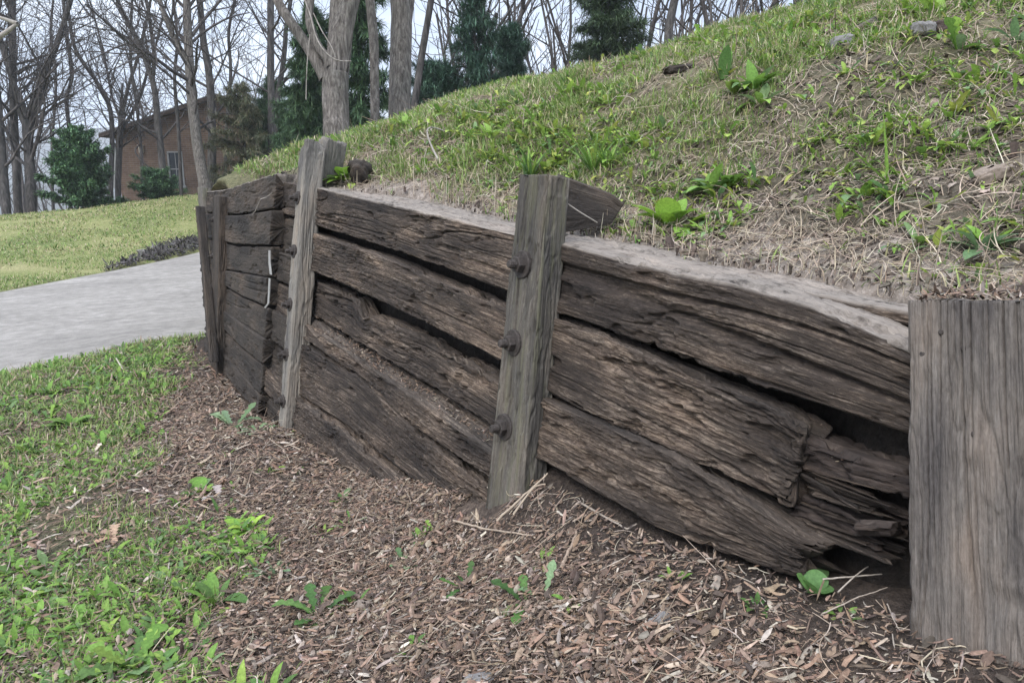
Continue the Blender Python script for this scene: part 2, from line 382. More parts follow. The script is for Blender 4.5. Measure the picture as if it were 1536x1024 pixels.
# ---- driveway
sx_ = np.linspace(-30, 12, 260); v_ = np.linspace(0, 1, 40)
SX, VV = np.meshgrid(sx_, v_, indexing='ij')
YY = drive_near(SX) * (1 - VV) + drive_far(SX) * VV
ZZ = ground_z(SX, YY, False) + .045
ZZ[:, 0] -= .06; ZZ[:, -1] -= .06
ins = (YY > drive_near(SX) + .02) & (YY < drive_far(SX) - .02); ZZ += .035 * ins - .035 * 1 * ins + np.where(ins, .0, -.02)
mesh('driveway', np.stack([SX, YY, ZZ], -1), grid_faces(*SX.shape), M['concrete'])['kind'] = 'structure'
# ---- hill sheet: a soil skirt behind the timbers, then the bank
hy = np.concatenate([np.linspace(-2.3, 2.6, 330), np.linspace(2.6, 11, 150)[1:]])
hs = np.concatenate([np.linspace(0, 1.2, 90), np.geomspace(1.2, 14, 130)[1:]])
rows = []; pale = []; grn = []
zt = wall_top(hy) - 1.1 * sst(hy, 4.6, 6.0); wy = np.clip(hy, -2.3, 4.62)
zb = ground_z(wall_s(wy, .5), wy, False) - .25
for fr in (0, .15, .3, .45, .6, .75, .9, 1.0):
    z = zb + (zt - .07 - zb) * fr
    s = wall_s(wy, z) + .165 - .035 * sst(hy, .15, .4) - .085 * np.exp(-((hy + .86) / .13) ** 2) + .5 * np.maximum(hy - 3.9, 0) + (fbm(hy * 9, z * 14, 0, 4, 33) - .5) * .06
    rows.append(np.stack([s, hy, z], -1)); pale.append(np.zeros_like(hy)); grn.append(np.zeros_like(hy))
for k, q in enumerate(hs):
    s = wall_s(wy, zt) + ledge(wy) + (fbm(wy * 7, wy * 0, 0, 4, 35) - .5) * .05 + q + .5 * np.maximum(hy - 4.5, 0)
    z = hill_z(s, hy)
    if k == 0: z = z - .014
    endf = sst(hy - .8 * q, 4.6, 6.0); z = z * (1 - endf) + np.minimum(z, ground_z(s, hy, False) - .1) * endf
    endb = sst(q, 9, 13); z = z * (1 - endb) + (-.5) * endb
    rows.append(np.stack([s, hy, z], -1))
    fl = np.where(hy < .3, .22, np.where(hy < 2.2, .13, .06))
    pale.append(np.clip((1 - sst(q + (fbm(s * 8, hy * 8, 0, 3, 71) - .5) * .25, fl * .5, fl + .05)) * (1 - sst(hy, 2.1, 2.5)), 0, 1)); grn.append(hill_green(s, hy))
HV = np.stack(rows, 0)
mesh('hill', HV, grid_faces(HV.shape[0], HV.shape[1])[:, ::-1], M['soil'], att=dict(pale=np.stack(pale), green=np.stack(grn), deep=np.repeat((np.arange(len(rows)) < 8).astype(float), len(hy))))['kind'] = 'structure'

# ------------------------------------------------------------------ weathered beams
def wood_disp(u, v, s, amp=1.0, rough=1.0):
    d = (fbm(u * 2.2, v * 5, 0, 3, s) - .5) * .007
    wv = v + (fbm(u * 1.6, v * 3, 0, 2, s + 5) - .5) * .014 + (fbm(u * 14, v * 12, 0, 2, s + 6) - .5) * .002
    m = sst(fbm(u * 2.4, v * 9, 0, 4, s + 4), .44, .60)
    g = np.abs(fbm(u * 5, wv * 120, 0, 4, s + 1) - .5) * 2
    d = d + (.5 - g) * .0042 * (.5 + .7 * m)
    d = d + (fbm(u * 26, wv * 170, 0, 3, s + 7) - .5) * .0042 * (.4 + m)
    fl = fbm(u * 38, wv * 130, 0, 2, s + 2)
    d = d + (sst(fl, .44, .5) - .5) * .0024 * m * rough
    m2 = sst(fbm(u * 5, v * 14, 0, 4, s + 9), .50, .62); d = d + m2 * ((fbm(u * 95, v * 130, 0, 3, s + 10) - .5) * .0075 - .0015) * rough
    pit = sst(fbm(u * 9, v * 24, 0, 4, s + 8), .62, .70); d = d - pit * .010 * rough
    for k, (fu, fv, wd, dep) in enumerate(((.8, 11, .012, .018), (1.5, 22, .016, .011), (3.0, 44, .024, .006), (5, 80, .035, .004))):
        n = vn(u * fu, wv * fv, 0, s + 20 + k)
        c = np.exp(-((n - .5) / wd) ** 2) * sst(vn(u * 1.3, v * 6, 0, s + 30 + k), .38, .6)
        d = d - c * dep
    return d * amp
def beam(O, E1, E2, L, r=.012, nf=60, nt=22, seed=0, amp=1.0, jag0=0.0, jag1=0.0, caprough=.006, rough=1.0, wear=0.0, cracks=()):
    O, E1, E2 = (np.asarray(q, float) for q in (O, E1, E2)); n = len(L)
    smp = []
    def seg(a, b, nrm, k):
        for q in np.linspace(0, 1, k, endpoint=False): smp.append((a[0] + (b[0] - a[0]) * q, a[1] + (b[1] - a[1]) * q, *nrm))
    def arc(c, a0, a1, k=4):
        for q in np.linspace(0, 1, k, endpoint=False):
            a = a0 + (a1 - a0) * q; smp.append((c[0], c[1], math.cos(a), math.sin(a)))
    pi = math.pi
    seg((0, 0), (0, 1), (-1, 0), nf); arc((0, 1), pi, pi / 2)
    seg((0, 1), (1, 1), (0, 1), nt); arc((1, 1), pi / 2, 0)
    seg((1, 1), (1, 0), (1, 0), max(8, nt // 2)); arc((1, 0), 0, -pi / 2)
    seg((1, 0), (0, 0), (0, -1), nt); arc((0, 0), -pi / 2, -pi)
    smp = np.array(smp); m = len(smp)
    l1 = np.linalg.norm(E1, axis=1)[:, None]; l2 = np.linalg.norm(E2, axis=1)[:, None]; e1 = E1 / l1; e2 = E2 / l2
    a = r + smp[None, :, 0] * (l1 - 2 * r) + r * smp[None, :, 2]; b = r + smp[None, :, 1] * (l2 - 2 * r) + r * smp[None, :, 3]
    dv = np.hypot(np.diff(a, axis=1), np.diff(b, axis=1)).mean(0); vv = np.r_[0, np.cumsum(dv)]
    U = np.broadcast_to(np.asarray(L)[:, None], (n, m)); Vv = np.broadcast_to(vv[None], (n, m))
    d = wood_disp(U, Vv, seed, amp, rough)
    for v0, ul, dp in cracks: d = d - dp * np.exp(-((Vv - v0 - (fbm(U * 9, U * 0 + v0 * 50, 0, 2, seed) - .5) * .006) / .0013) ** 2) * sst(U, np.max(L) - ul, np.max(L) - ul * .6)
    if wear: d = d - wear * sst(fbm(U * 3.1, Vv * 4.0, 0, 4, seed + 60), .52, .72) * np.exp(-((b - l2) / .05) ** 2)
    V = O[:, None] + a[..., None] * e1[:, None] + b[..., None] * e2[:, None] + d[..., None] * (smp[None, :, 2, None] * e1[:, None] + smp[None, :, 3, None] * e2[:, None])
    ax = np.gradient(O, axis=0); ax /= np.linalg.norm(ax, axis=1)[:, None]
    span = abs(L[-1] - L[0])
    jn = (fbm(a * 45, b * 26, 0, 2, seed + 77) - .5) * 1.2 + (fbm(a * 70, b * 150, 0, 3, seed + 78) - .5) * 1.6
    tt = np.linspace(0, 1, n)[:, None]
    if jag0: V = V + (jag0 * jn * (1 - sst(tt * span, 0, .07)))[..., None] * ax[:, None]
    if jag1: V = V + (jag1 * jn * sst(tt * span, span - .07, span))[..., None] * ax[:, None]
    rings = [V]; uvs = [np.stack([U, Vv], -1)]
    pre = []; preuv = []
    for end, lst, lu in ((0, pre, preuv), (-1, rings, uvs)):
        c = V[end].mean(0)
        for k, sc_ in enumerate((.8, .45, .02)):
            w = c + (V[end] - c) * sc_
            w = w + ax[end] * ((fbm(w[:, 1] * 70 + w[:, 0] * 50, w[:, 2] * 70, 0, 3, seed + 88) - .5) * 2 * caprough * (1 if sc_ > .1 else 0))[:, None]
            uvv = np.stack([U[end] + 0 * Vv[end], Vv[end] * sc_], -1)
            lst.append(w[None]); lu.append(uvv[None])
    full = np.concatenate(pre[::-1] + rings, 0); uv = np.concatenate(preuv[::-1] + uvs, 0)
    beam.top = np.broadcast_to(np.clip(smp[:, 3], 0, 1)[None], full.shape[:2]).reshape(-1)
    return full, grid_faces(full.shape[0], m, True), uv.reshape(-1, 2)
def lext(y, ys, zs):
    o = np.argsort(ys); ys, zs = ys[o], zs[o]
    z = np.interp(y, ys, zs)
    z = np.where(y < ys[0], zs[0] + (y - ys[0]) * (zs[1] - zs[0]) / (ys[1] - ys[0]), z)
    return np.where(y > ys[-1], zs[-1] + (y - ys[-1]) * (zs[-1] - zs[-2]) / (ys[-1] - ys[-2]), z)
wall = empty('retaining_wall', (0.05, 1.6, .35), 'old retaining wall of dark rotting timbers and bolted posts holding back the bank', 'retaining wall')
SEED = [100]
def timber(top, bot, pl, y0, y1, off=0.0, thick=.17, mat='tie', step=.0045, label=None, jag0=0.0, jag1=0.0, amp=1.0, nf=76, r=.007, rough=1.0, wear=0.0, back=0.0, gap=0.0, top_dust=.08):
    SEED[0] += 101
    A, B = hit(pl, [(x, y_ + gap) for x, y_ in top], off), hit(pl, [(x, y_ - gap) for x, y_ in bot], off)
    n = max(12, int(abs(y1 - y0) / step)); y = np.linspace(y0, y1, n)
    zt_, zb_ = lext(y, A[:, 1], A[:, 2]), lext(y, B[:, 1], B[:, 2])
    O = np.stack([plane_s(pl, y, zb_) + off, y, zb_], -1)
    T = np.stack([plane_s(pl, y, zt_) + off + back, y, zt_], -1)
    E1 = np.zeros_like(O); E1[:, 0] = thick; E1[:, 1] = -thick * pl[3]; E1[:, 2] = -.01
    V, Fc, uv = beam(O, E1, T - O, y, r, nf, 26, SEED[0], amp, jag0, jag1, .012, rough, wear)
    o = mesh('timber', V, Fc[:, ::-1], M[mat], uv=uv, att=dict(topface=beam.top * top_dust)); keep(o, wall)
    if label: o['label'] = label
    return o
# first bay, nearest the camera (three timbers and the split top one)
timber([(844, 366), (927, 388), (1014, 410), (1108, 428), (1214, 458), (1290, 488), (1357, 518)], [(833, 470), (956, 511), (1132, 575), (1240, 611), (1354, 649)], PL1, -1.3, .10, thick=.27, wear=.012, amp=1.1, top_dust=1.0)
timber([(1085, 410), (1150, 424), (1214, 440), (1290, 455), (1357, 467)], [(1085, 434), (1214, 461), (1357, 489)], PL1, -1.25, -.50, off=.095, thick=.17, nf=24, top_dust=1.0, label='thin split plank left behind the broken top edge')
timber([(832, 478), (897, 500), (1014, 552), (1161, 613), (1200, 640)], [(820, 588), (897, 628), (1032, 687), (1170, 755), (1200, 768)], PL1, -.735, .10, off=-.008, thick=.085, jag0=.028, rough=1.4, amp=1.15, wear=.02)
timber([(816, 600), (897, 634), (1003, 681), (1120, 752), (1200, 806)], [(809, 690), (979, 789), (1061, 822), (1190, 866)], PL1, -.80, .10, off=-.03, thick=.085, jag0=.07, amp=1.0, label='lowest timber, its end rotted into splinters')
# rotted remains beyond the broken end
timber([(1180, 648), (1260, 678), (1349, 700)], [(1180, 690), (1260, 722), (1349, 742)], PL1, -.93, -.70, off=.02, thick=.10, mat='tie_rot', nf=16, amp=1.5, jag0=.03, jag1=.03, label='rotted reddish strip of timber')
timber([(1180, 735), (1250, 760), (1318, 798)], [(1180, 776), (1250, 808), (1310, 840)], PL1, -.885, -.73, off=.03, thick=.09, mat='tie_rot', nf=18, amp=1.6, jag0=.03, jag1=.03, label='splintered rotten lower half of a broken timber')
timber([(1200, 708), (1250, 734), (1300, 762)], [(1200, 717), (1250, 744), (1300, 773)], PL1, -.865, -.74, off=.01, thick=.012, mat='tie', nf=8, amp=.5, r=.004, jag0=.02, label='pale thin splinter')
timber([(1205, 712), (1345, 762)], [(1205, 740), (1345, 800)], PL1, -.92, -.74, off=.055, thick=.05, mat='tie_rot', nf=12, amp=1.3, jag0=.02)
timber([(1296, 782), (1350, 786)], [(1296, 802), (1350, 804)], PL1, -.925, -.865, off=-.005, thick=.035, mat='tie_rot', nf=12, amp=.8, r=.008, label='loose brown crumbling chunk')
parts = []; uvs = []; k0 = 0; fs = []
for q in range(16):
    f = q / 15.0; x0 = R.uniform(1180, 1235); x1 = R.uniform(1285, 1348); y0p = 688 + 95 * f + R.uniform(-6, 6) + (x0 - 1180) * .36; y1p = y0p + (x1 - x0) * R.uniform(.30, .46); hgt = R.uniform(6, 17)
    A = hit(PL1, [(x0, y0p), (x1, y1p)], R.uniform(.005, .06)); Bt = hit(PL1, [(x0, y0p + hgt), (x1, y1p + hgt * R.uniform(.3, .9))], R.uniform(.01, .05))
    n = 60; t = np.linspace(0, 1, n)[:, None]; bo = Bt[0] * (1 - t) + Bt[1] * t; to = A[0] * (1 - t) + A[1] * t
    E1 = np.broadcast_to(np.array([R.uniform(.012, .04), 0, -.004]), bo.shape)
    V, Fc, uv = beam(bo, E1, to - bo, bo[:, 1], .002, 9, 8, 3000 + q * 31, .6, .03, .03, .004)
    parts.append(V.reshape(-1, 3)); uvs.append(uv); fs.append(Fc + k0); k0 += len(parts[-1])
o = keep(mesh('timber', np.concatenate(parts), np.concatenate(fs), M['tie'], uv=np.concatenate(uvs)), wall); o['label'] = 'bundle of dark splinters left of the rotted timber end'
# middle bay
TT = [([(474, 279), (560, 299), (650, 320), (761, 345)], [(471, 341), (548, 363), (600, 380), (680, 409), (753, 437)], 0, 'tie'),
      ([(471, 349), (560, 377), (650, 416), (752, 458)], [(464, 408), (548, 444), (649, 492), (742, 540)], -.012, 'tie'),
      ([(463, 417), (500, 432), (530, 446), (545, 474), (556, 470), (600, 489), (650, 514), (738, 566)], [(457, 468), (539, 515), (649, 583), (730, 636)], .016, 'tie'),
      ([(455, 480), (534, 534), (649, 613), (728, 670)], [(449, 506), (530, 561), (616, 640), (728, 716)], -.045, 'tie'),
      ([(449, 512), (535, 562), (594, 617), (650, 668), (728, 730)], [(441, 590), (520, 640), (600, 705), (680, 770)], -.05, 'tie'),
      ([(441, 595), (496, 634), (560, 690), (640, 760)], [(438, 655), (470, 680), (560, 740), (640, 800)], -.08, 'tie')]
for k, (a, b, off, mt) in enumerate(TT):
    timber(a, b, PL1, .08, 1.86, off=off, mat=mt, thick=(.27, .085, .085, .12, .10, .10)[k], gap=2.4, top_dust=(1.0, .06, .12, .18, .08, .08)[k], wear=.02 if k in (2, 3) else .008, amp=1.15 if k > 1 else 1.0, rough=1.2,
           label='middle timber with a deep jagged split near its left end' if k == 2 else None)
# short timber ends past the left post, then the far bay
st = [(270, 273), (321, 327), (374, 383), (420, 433), (466, 483), (516, 537), (560, 585), (604, 632), (640, 672)]
for k in range(8):
    timber([(412, st[k][0] + 2), (440, st[k][1] + 2)], [(412, st[k + 1][0] - 2), (440, st[k + 1][1] - 2)], PL1, 1.88, 2.26, off=-.005 * k + .02 * (k % 2), mat='tie_dark' if k % 3 else 'tie', nf=26, step=.008)
S3 = [[(300, 287), (333, 284), (360, 276), (385, 268), (412, 259)], [(304, 319), (334, 322), (362, 322), (408, 314)], [(332, 363), (353, 368), (408, 369)], [(330, 404), (362, 409), (408, 418)],
      [(330, 426), (362, 445), (408, 464)], [(330, 461), (357, 482), (405, 514)], [(330, 489), (357, 518), (408, 558)], [(330, 524), (408, 614)], [(330, 556), (408, 645)]]
for k in range(8):
    a = [(x, y + 1.2) for x, y in S3[k]]; b = [(x, y - 1.2) for x, y in S3[k + 1]]
    timber(a, b, PL3, 2.25 - .01 * (k % 3), 4.52 - .085 * k, off=-.012 * (k % 2), mat='tie_dark', nf=34, step=.008, jag0=.012, amp=.7, top_dust=.8 if k == 0 else .05, r=.008,
           label='top timber of the far bay, rising to a raised near end' if k == 0 else ('narrow base timber lying along the soil' if k == 7 else None))

# posts
def post(fl, ar, off, depth, pl=PL1, mat='post', seed=1, label=None, sink=.18, amp=.7, r=.008, ext=0.0, nf=40, slant=0.0, step=.006, caprough=.006, cracks=()):
    o0, o1 = off if isinstance(off, tuple) else (off, off)
    A = np.concatenate([hit(pl, fl[:1], o0), hit(pl, fl[1:], o1)]); B = np.concatenate([hit(pl, ar[:1], o0), hit(pl, ar[1:], o1)])   # front-left and front-right arrises, bottom then top
    A[0] -= (A[1] - A[0]) / np.linalg.norm(A[1] - A[0]) * sink; B[0] -= (B[1] - B[0]) / np.linalg.norm(B[1] - B[0]) * sink
    n = int(np.linalg.norm(A[1] - A[0]) / step); t = np.linspace(0, 1, n)[:, None]
    a, b = A[0] + (A[1] - A[0]) * t, B[0] + (B[1] - B[0]) * t
    E1 = np.zeros_like(a); E1[:, 0] = depth; E1[:, 2] = -depth * BAT
    V, Fc, uv = beam(a, E1, b - a, t[:, 0] * np.linalg.norm(A[1] - A[0]), r, nf, 34, seed, amp, 0, 0, caprough, .5, 0, cracks)
    if slant:
        zt_ = V[..., 2].max(); w = sst(V[..., 2], zt_ - .25, zt_)
        V = V - (np.abs(fbm(V[..., 0] * 30, V[..., 1] * 30, 0, 3, seed + 4) - .35) * slant * w)[..., None] * np.array([0, 0, 1.0])
    o = mesh('post', V, Fc, M[mat], uv=uv); keep(o, wall); post.arr[o.name] = (A, B)
    if label: o['label'] = label
    return o
post.arr = {}
post.front = lambda o, f: (post.arr[o.name][0] * .5 + post.arr[o.name][1] * .5)[0] * (1 - f) + (post.arr[o.name][0] * .5 + post.arr[o.name][1] * .5)[1] * f + np.array([-.002, .006, 0])
def cyl(c, ax, r0, h, n, r1=None):
    ax = ax / np.linalg.norm(ax); u = np.cross(ax, [0, 0, 1.0]); u /= np.linalg.norm(u); v = np.cross(ax, u)
    t = np.linspace(0, 2 * math.pi, n, endpoint=False); r1 = r0 if r1 is None else r1
    ring = np.cos(t)[:, None] * u + np.sin(t)[:, None] * v
    b = min(.0018, r0 * .3)
    rows = [c + ring * 1e-4, c + ring * r0, c + ring * r0 + ax * (h - b), c + ring * (r1 - b) + ax * h, c + ring * 1e-4 + ax * h]
    return np.concatenate(rows), grid_faces(5, n, True)
def join(parts):
    V = []; Fs = []; k = 0
    for v, f in parts: V.append(v.reshape(-1, 3)); Fs.append(f + k); k += len(V[-1])
    return np.concatenate(V), np.concatenate(Fs)
def bolt(pp, off, par, pl=PL1, s=1.0, tilt=0.0):
    c = pp if off is None else hit(pl, [pp], off)[0]; ax = np.array([-1, .03 + tilt, .10 - abs(tilt)])
    ax /= np.linalg.norm(ax); c = c - ax * .006
    th = []
    for q in range(3): th.append(cyl(c + ax * (.026 + q * .005) * s, ax, .0098 * s, .003 * s, 10))
    V, Fc = join([cyl(c, ax, .031 * s, .010 * s, 22), cyl(c + ax * .009 * s, ax, .0185 * s, .016 * s, 6), cyl(c + ax * .024 * s, ax, .0088 * s, .019 * s, 10)] + th)
    o = mesh('bolt', V, Fc, M['rust'], smooth=False); o.parent = par
    return o
pm = post([(727, 770), (780, 262)], [(783, 752), (823, 262)], -.066, .075, mat='post', seed=900, label='square grey post with three large bolts', amp=.85, r=.006, nf=90, step=.005, cracks=((.03, .3, .005), (.052, .62, .008), (.075, .18, .004), (.098, .4, .006)))
for pp, tl in (((784, 397), .0), ((771, 514), .06), ((757, 640), -.05)): bolt(pp, -.066, pm, s=1.2, tilt=tl)
plf = post([(418, 634), (449, 213)], [(428, 634), (459, 206)], (-.115, -.055), .09, mat='post_pale', seed=920, label='tall leaning bleached post with five bolts', slant=.10, amp=.8)
for fr in (.82, .655, .49, .335, .19):
    ab = post.front(plf, fr); bolt(ab, None, plf, s=1.0)
post([(466, 300), (477, 203)], [(478, 300), (490, 206)], .055, .10, mat='post_pale', seed=931, sink=.4, slant=.09, label='short bleached post stub standing behind the tall one')
p1 = post([(315, 548), (319, 294)], [(325, 549), (329, 294)], -.05, .06, pl=PL3, mat='tie_dark', seed=941, label='dark narrow post on the far bay', nf=20)
for pp in ((320, 330), (319, 385), (318, 430), (317, 490)): bolt(pp, -.05, p1, PL3, .8)
p2 = post([(313, 510), (296, 281)], [(316, 512), (302, 281)], -.03, .07, pl=PL3, mat='post', seed=951, nf=20, label='farthest leaning post at the wall end')
post([(310, 505), (293, 309)], [(313, 505), (296, 309)], -.10, .05, pl=PL3, mat='tie_dark', seed=961, nf=20)
pr = post([(1362, 938), (1359, 450)], [(1600, 1062), (1580, 452)], -.07, .10, mat='post_big', seed=971, label='broad grey-brown post nearest the camera', nf=190, amp=.6, r=.007, step=.004, caprough=.006, cracks=((.02, .10, .004), (.045, .22, .006), (.063, .12, .004), (.088, .26, .006), (.112, .16, .005), (.134, .3, .006), (.15, .1, .004), (.172, .2, .005)))
for pp in ((1383, 531), (1446, 522), (1461, 651), (1412, 498)):
    c = hit(PL1, [pp], -.069)[0]; pr_ = mesh('nail', *cyl(c, np.array([-1, 0, .12]), .0045, .0022, 12), M['rust'], smooth=False); pr_.parent = pr
# straps and caulk on the far bay
def tube(pts, rad, sides=6, res=None):
    pts = np.asarray(pts, float); rad = np.broadcast_to(np.asarray(rad, float), (len(pts),))
    d = np.gradient(pts, axis=0); d /= np.linalg.norm(d, axis=1)[:, None] + 1e-9
    ref = np.array([.31, .87, .38]); u = np.cross(d, ref); u /= np.linalg.norm(u, axis=1)[:, None]; v = np.cross(d, u)
    t = np.linspace(0, 2 * math.pi, sides, endpoint=False)
    V = pts[:, None] + rad[:, None, None] * (np.cos(t)[None, :, None] * u[:, None] + np.sin(t)[None, :, None] * v[:, None])
    return V, grid_faces(len(pts), sides, True)
def strap(px, w, off, name, lab):
    A = hit(PL3, px, off); t = np.linspace(0, 1, 24); k = np.linspace(0, 1, len(px))
    c = np.stack([np.interp(t, k, A[:, q]) for q in range(3)], -1)
    a = c + np.array([0, w, 0]); bk = np.array([.004, 0, 0])
    V = np.stack([c, a, a + bk, c + bk], 1)
    o = keep(mesh(name, V, grid_faces(24, 4, True), M['white_metal'], smooth=False), wall); o['label'] = lab
strap([(405, 376), (405, 395), (407, 412)], .025, -.03, 'metal_strap', 'upper white metal strap end'); strap([(405, 418), (404, 440), (403, 456), (398, 462)], .022, -.03, 'metal_strap', 'lower white metal strap end, curled at its tip')
q = hit(PL3, [(378, 322), (384, 316), (389, 306), (392, 299), (400, 296), (408, 290)], -.02); q += (R.random(q.shape) - .5) * .01
o = keep(mesh('wire', *tube(q, .0028, 6), M['twig_pale']), wall)

# ------------------------------------------------------------------ scattered strips: chips, blades, straw
def norm(v): return v / (np.linalg.norm(v, axis=-1, keepdims=True) + 1e-9)
def ribbons(base, az, el, length, width, bend, nrm=None, k=5, prof=None, fold=0.0, thick=0.0, side=0.0, col=None, tipcol=None):
    """Curved leaf-like strips. base (n,3); az, el heading and rise; bend turns the rise along the length; side turns the heading."""
    n = len(base); t = np.linspace(0, 1, k)
    e = el[:, None] + bend[:, None] * t[None]; a = az[:, None] + np.broadcast_to(np.asarray(side), (n,))[:, None] * t[None]
    d = np.stack([np.cos(e) * np.cos(a), np.cos(e) * np.sin(a), np.sin(e)], -1)
    if nrm is not None:                     # heading given relative to a sloping surface: tilt the z axis to the normal
        sx = -nrm[:, None, 0] / nrm[:, None, 2]; sy = -nrm[:, None, 1] / nrm[:, None, 2]
        d = d.copy(); d[..., 2] += d[..., 0] * sx + d[..., 1] * sy; d = norm(d)
    seg = d * (length[:, None, None] / (k - 1))
    p = base[:, None] + np.cumsum(np.concatenate([np.zeros((n, 1, 3)), seg[:, :-1]], 1), 1)
    w = np.stack([-np.sin(a), np.cos(a), np.zeros_like(a)], -1); up = norm(np.cross(d, w))
    pr = np.ones(k) if prof is None else np.asarray(prof); pr = np.broadcast_to(pr, (n, k)); hw = (width[:, None] * pr * .5)[..., None]
    has_t = bool(np.any(np.asarray(thick) > 0))
    if not has_t and fold == 0:
        V = np.stack([p - w * hw, p + w * hw], 2)
    elif not has_t:
        V = np.stack([p - w * hw + up * hw * fold, p, p + w * hw + up * hw * fold], 2)
    else:
        th = thick if np.ndim(thick) == 0 else np.asarray(thick)[:, None, None]
        tk = (th * (.35 + .65 * pr)[:, :, None])
        V = np.stack([p - w * hw, p + up * tk, p + w * hw, p - up * tk * .5], 2)
    m = V.shape[2]; gf = grid_faces(k, m, has_t)
    Fc = (gf[None] + (np.arange(n) * k * m)[:, None, None]).reshape(-1, 4)
    c = None
    if col is not None:
        c = np.broadcast_to(col[:, None, None, :], (n, k, m, 3))
        if fold and m == 3 and k > 5: c = c * np.array([.88, 1.22, .96])[None, None, :, None]
        if tipcol is not None: c = c * (1 - t[None, :, None, None]) + tipcol[:, None, None, :] * t[None, :, None, None]
        c = c.reshape(-1, 3)
    return V.reshape(-1, 3), Fc, c
def palette(n, cols, wts, jit=.2):
    cols = np.asarray(cols, float); i = R.choice(len(cols), n, p=np.asarray(wts) / np.sum(wts))
    return cols[i] * (1 + (R.random((n, 1)) - .5) * 2 * jit) * (1 + (R.random((n, 3)) - .5) * .1)
def cat(parts):
    V = []; Fs = []; C = []; k = 0
    for v, f, c in parts:
        V.append(v); Fs.append(f + k); C.append(c); k += len(v)
    return np.concatenate(V), np.concatenate(Fs), np.concatenate(C)
def in_view(p, m=60):
    v = p - CAM; x = v[:, 0] * NX - v[:, 1] * NY; y0 = v[:, 0] * NY + v[:, 1] * NX
    d = y0 * CT - v[:, 2] * ST; u = y0 * ST + v[:, 2] * CT; d_ = np.maximum(d, .01)
    px = 768 + F * x / d_; py = 512 - F * u / d_
    return (d > .3) & (px > -m - 250) & (px < 1536 + m + 250) & (py > -m - 150) & (py < 1024 + m + 200)
CHIP = ([(0.24, 0.173, 0.127), (0.322, 0.253, 0.197), (0.152, 0.107, 0.081), (0.073, 0.054, 0.044), (0.212, 0.138, 0.097), (0.442, 0.377, 0.311), (0.258, 0.217, 0.181)], [3.2, 1.3, 3.4, 3.0, 2.6, .4, 1.3])
def chips(n, xr, yr, dens, lmean, seed, layers=.018):
    x = R.uniform(*xr, n); y = R.uniform(*yr, n)
    keepm = R.random(n) < dens(x, y); x, y = x[keepm], y[keepm]
    z = ground_z(x, y); b = np.stack([x, y, z + R.random(len(x)) * layers], -1)
    ok = in_view(b); b = b[ok]; n = len(b)
    nr = normal_at(b[:, 0], b[:, 1])
    L = lmean * np.exp(R.normal(0, .6, n)).clip(.25, 3.6); W = np.minimum(L * R.uniform(.10, .5, n), .011)
    kind = R.random(n); twig = kind < .22; plate = kind > .93; W = np.where(plate, np.minimum(L * .8, .018), W); W = np.where(twig, R.uniform(.0012, .003, n), W); L = np.where(twig, L * 1.7, L)
    pr = R.uniform(.55, 1.1, (n, 4)); pr[:, 0] *= R.uniform(.15, 1, n); pr[:, 3] *= R.uniform(.1, 1, n)
    return ribbons(b, R.random(n) * 6.283, R.normal(.05, .30, n), L, W, R.normal(0, .38, n), nr, 4, pr, thick=np.where(twig, W * .45, W * R.uniform(.08, .28, n) + .0006), side=R.normal(0, .38, n), col=palette(n, *CHIP, .32))
outside = lambda x, y: x < np.where((y > .02) & (y < .25), -.17, wall_s(y, ground_z(x, y, False)) - .02)
def md(x, y):
    bare = sst(x, -.36, -.10) * (1 - sst(y, -.05, .2))
    return (1 - .5 * greenness(x, y)) * outside(x, y) * (1 - .72 * bare) * (y < drive_near(x) - .02)
pt = [chips(82000, (-1.5, .05), (-1.25, .95), md, .0112, 1), chips(42000, (-2.0, .05), (.95, 3.2), md, .018, 2), chips(26000, (-1.2, .05), (-1.1, .8), md, .006, 6, .012), chips(9000, (-2.0, .3), (3.2, 4.8), md, .032, 3),
      chips(5000, (-.5, .05), (-1.2, .4), lambda x, y: .9 * outside(x, y), .009, 4),
      chips(700, (-1.9, -1.15), (4.75, 5.3), lambda x, y: 1 * (x < -1.15), .03, 5)]
mesh('wood_mulch', *cat(pt)[:2], M['chip'], col=cat(pt)[2], smooth=False); mu = COL.objects['wood_mulch']
tag(mu, 'brown shredded wood mulch spread along the foot of the timber wall', 'mulch', kind='stuff')
# dark mulch bed past the driveway
def bedmask(x, y): return ((x > .2) & (x < 6) & (y > drive_far(x) + .05) & (y < drive_far(x) + .25 + 1.15 * sst(x, .15, 1.6)))
n = 16000; x = R.uniform(.2, 5, n); y = R.uniform(10.5, 15.5, n); k = bedmask(x, y); x, y = x[k], y[k]; n = len(x)
b = np.stack([x, y, ground_z(x, y) + R.random(n) * .10], -1)
v, fc, c = ribbons(b, R.random(n) * 6.283, R.normal(.1, .5, n), R.uniform(.05, .13, n), R.uniform(.015, .04, n), R.normal(0, .5, n), None, 4, (.5, 1, .9, .3), thick=.006, col=palette(n, [(.05, .045, .042), (.09, .08, .075), (.16, .15, .145), (.035, .03, .028)], [3, 3, 1, 2], .3))
tag(mesh('dark_mulch', v, fc, M['chip'], col=c, smooth=False), 'dark mulch bed at the far edge of the driveway', 'mulch', kind='stuff')

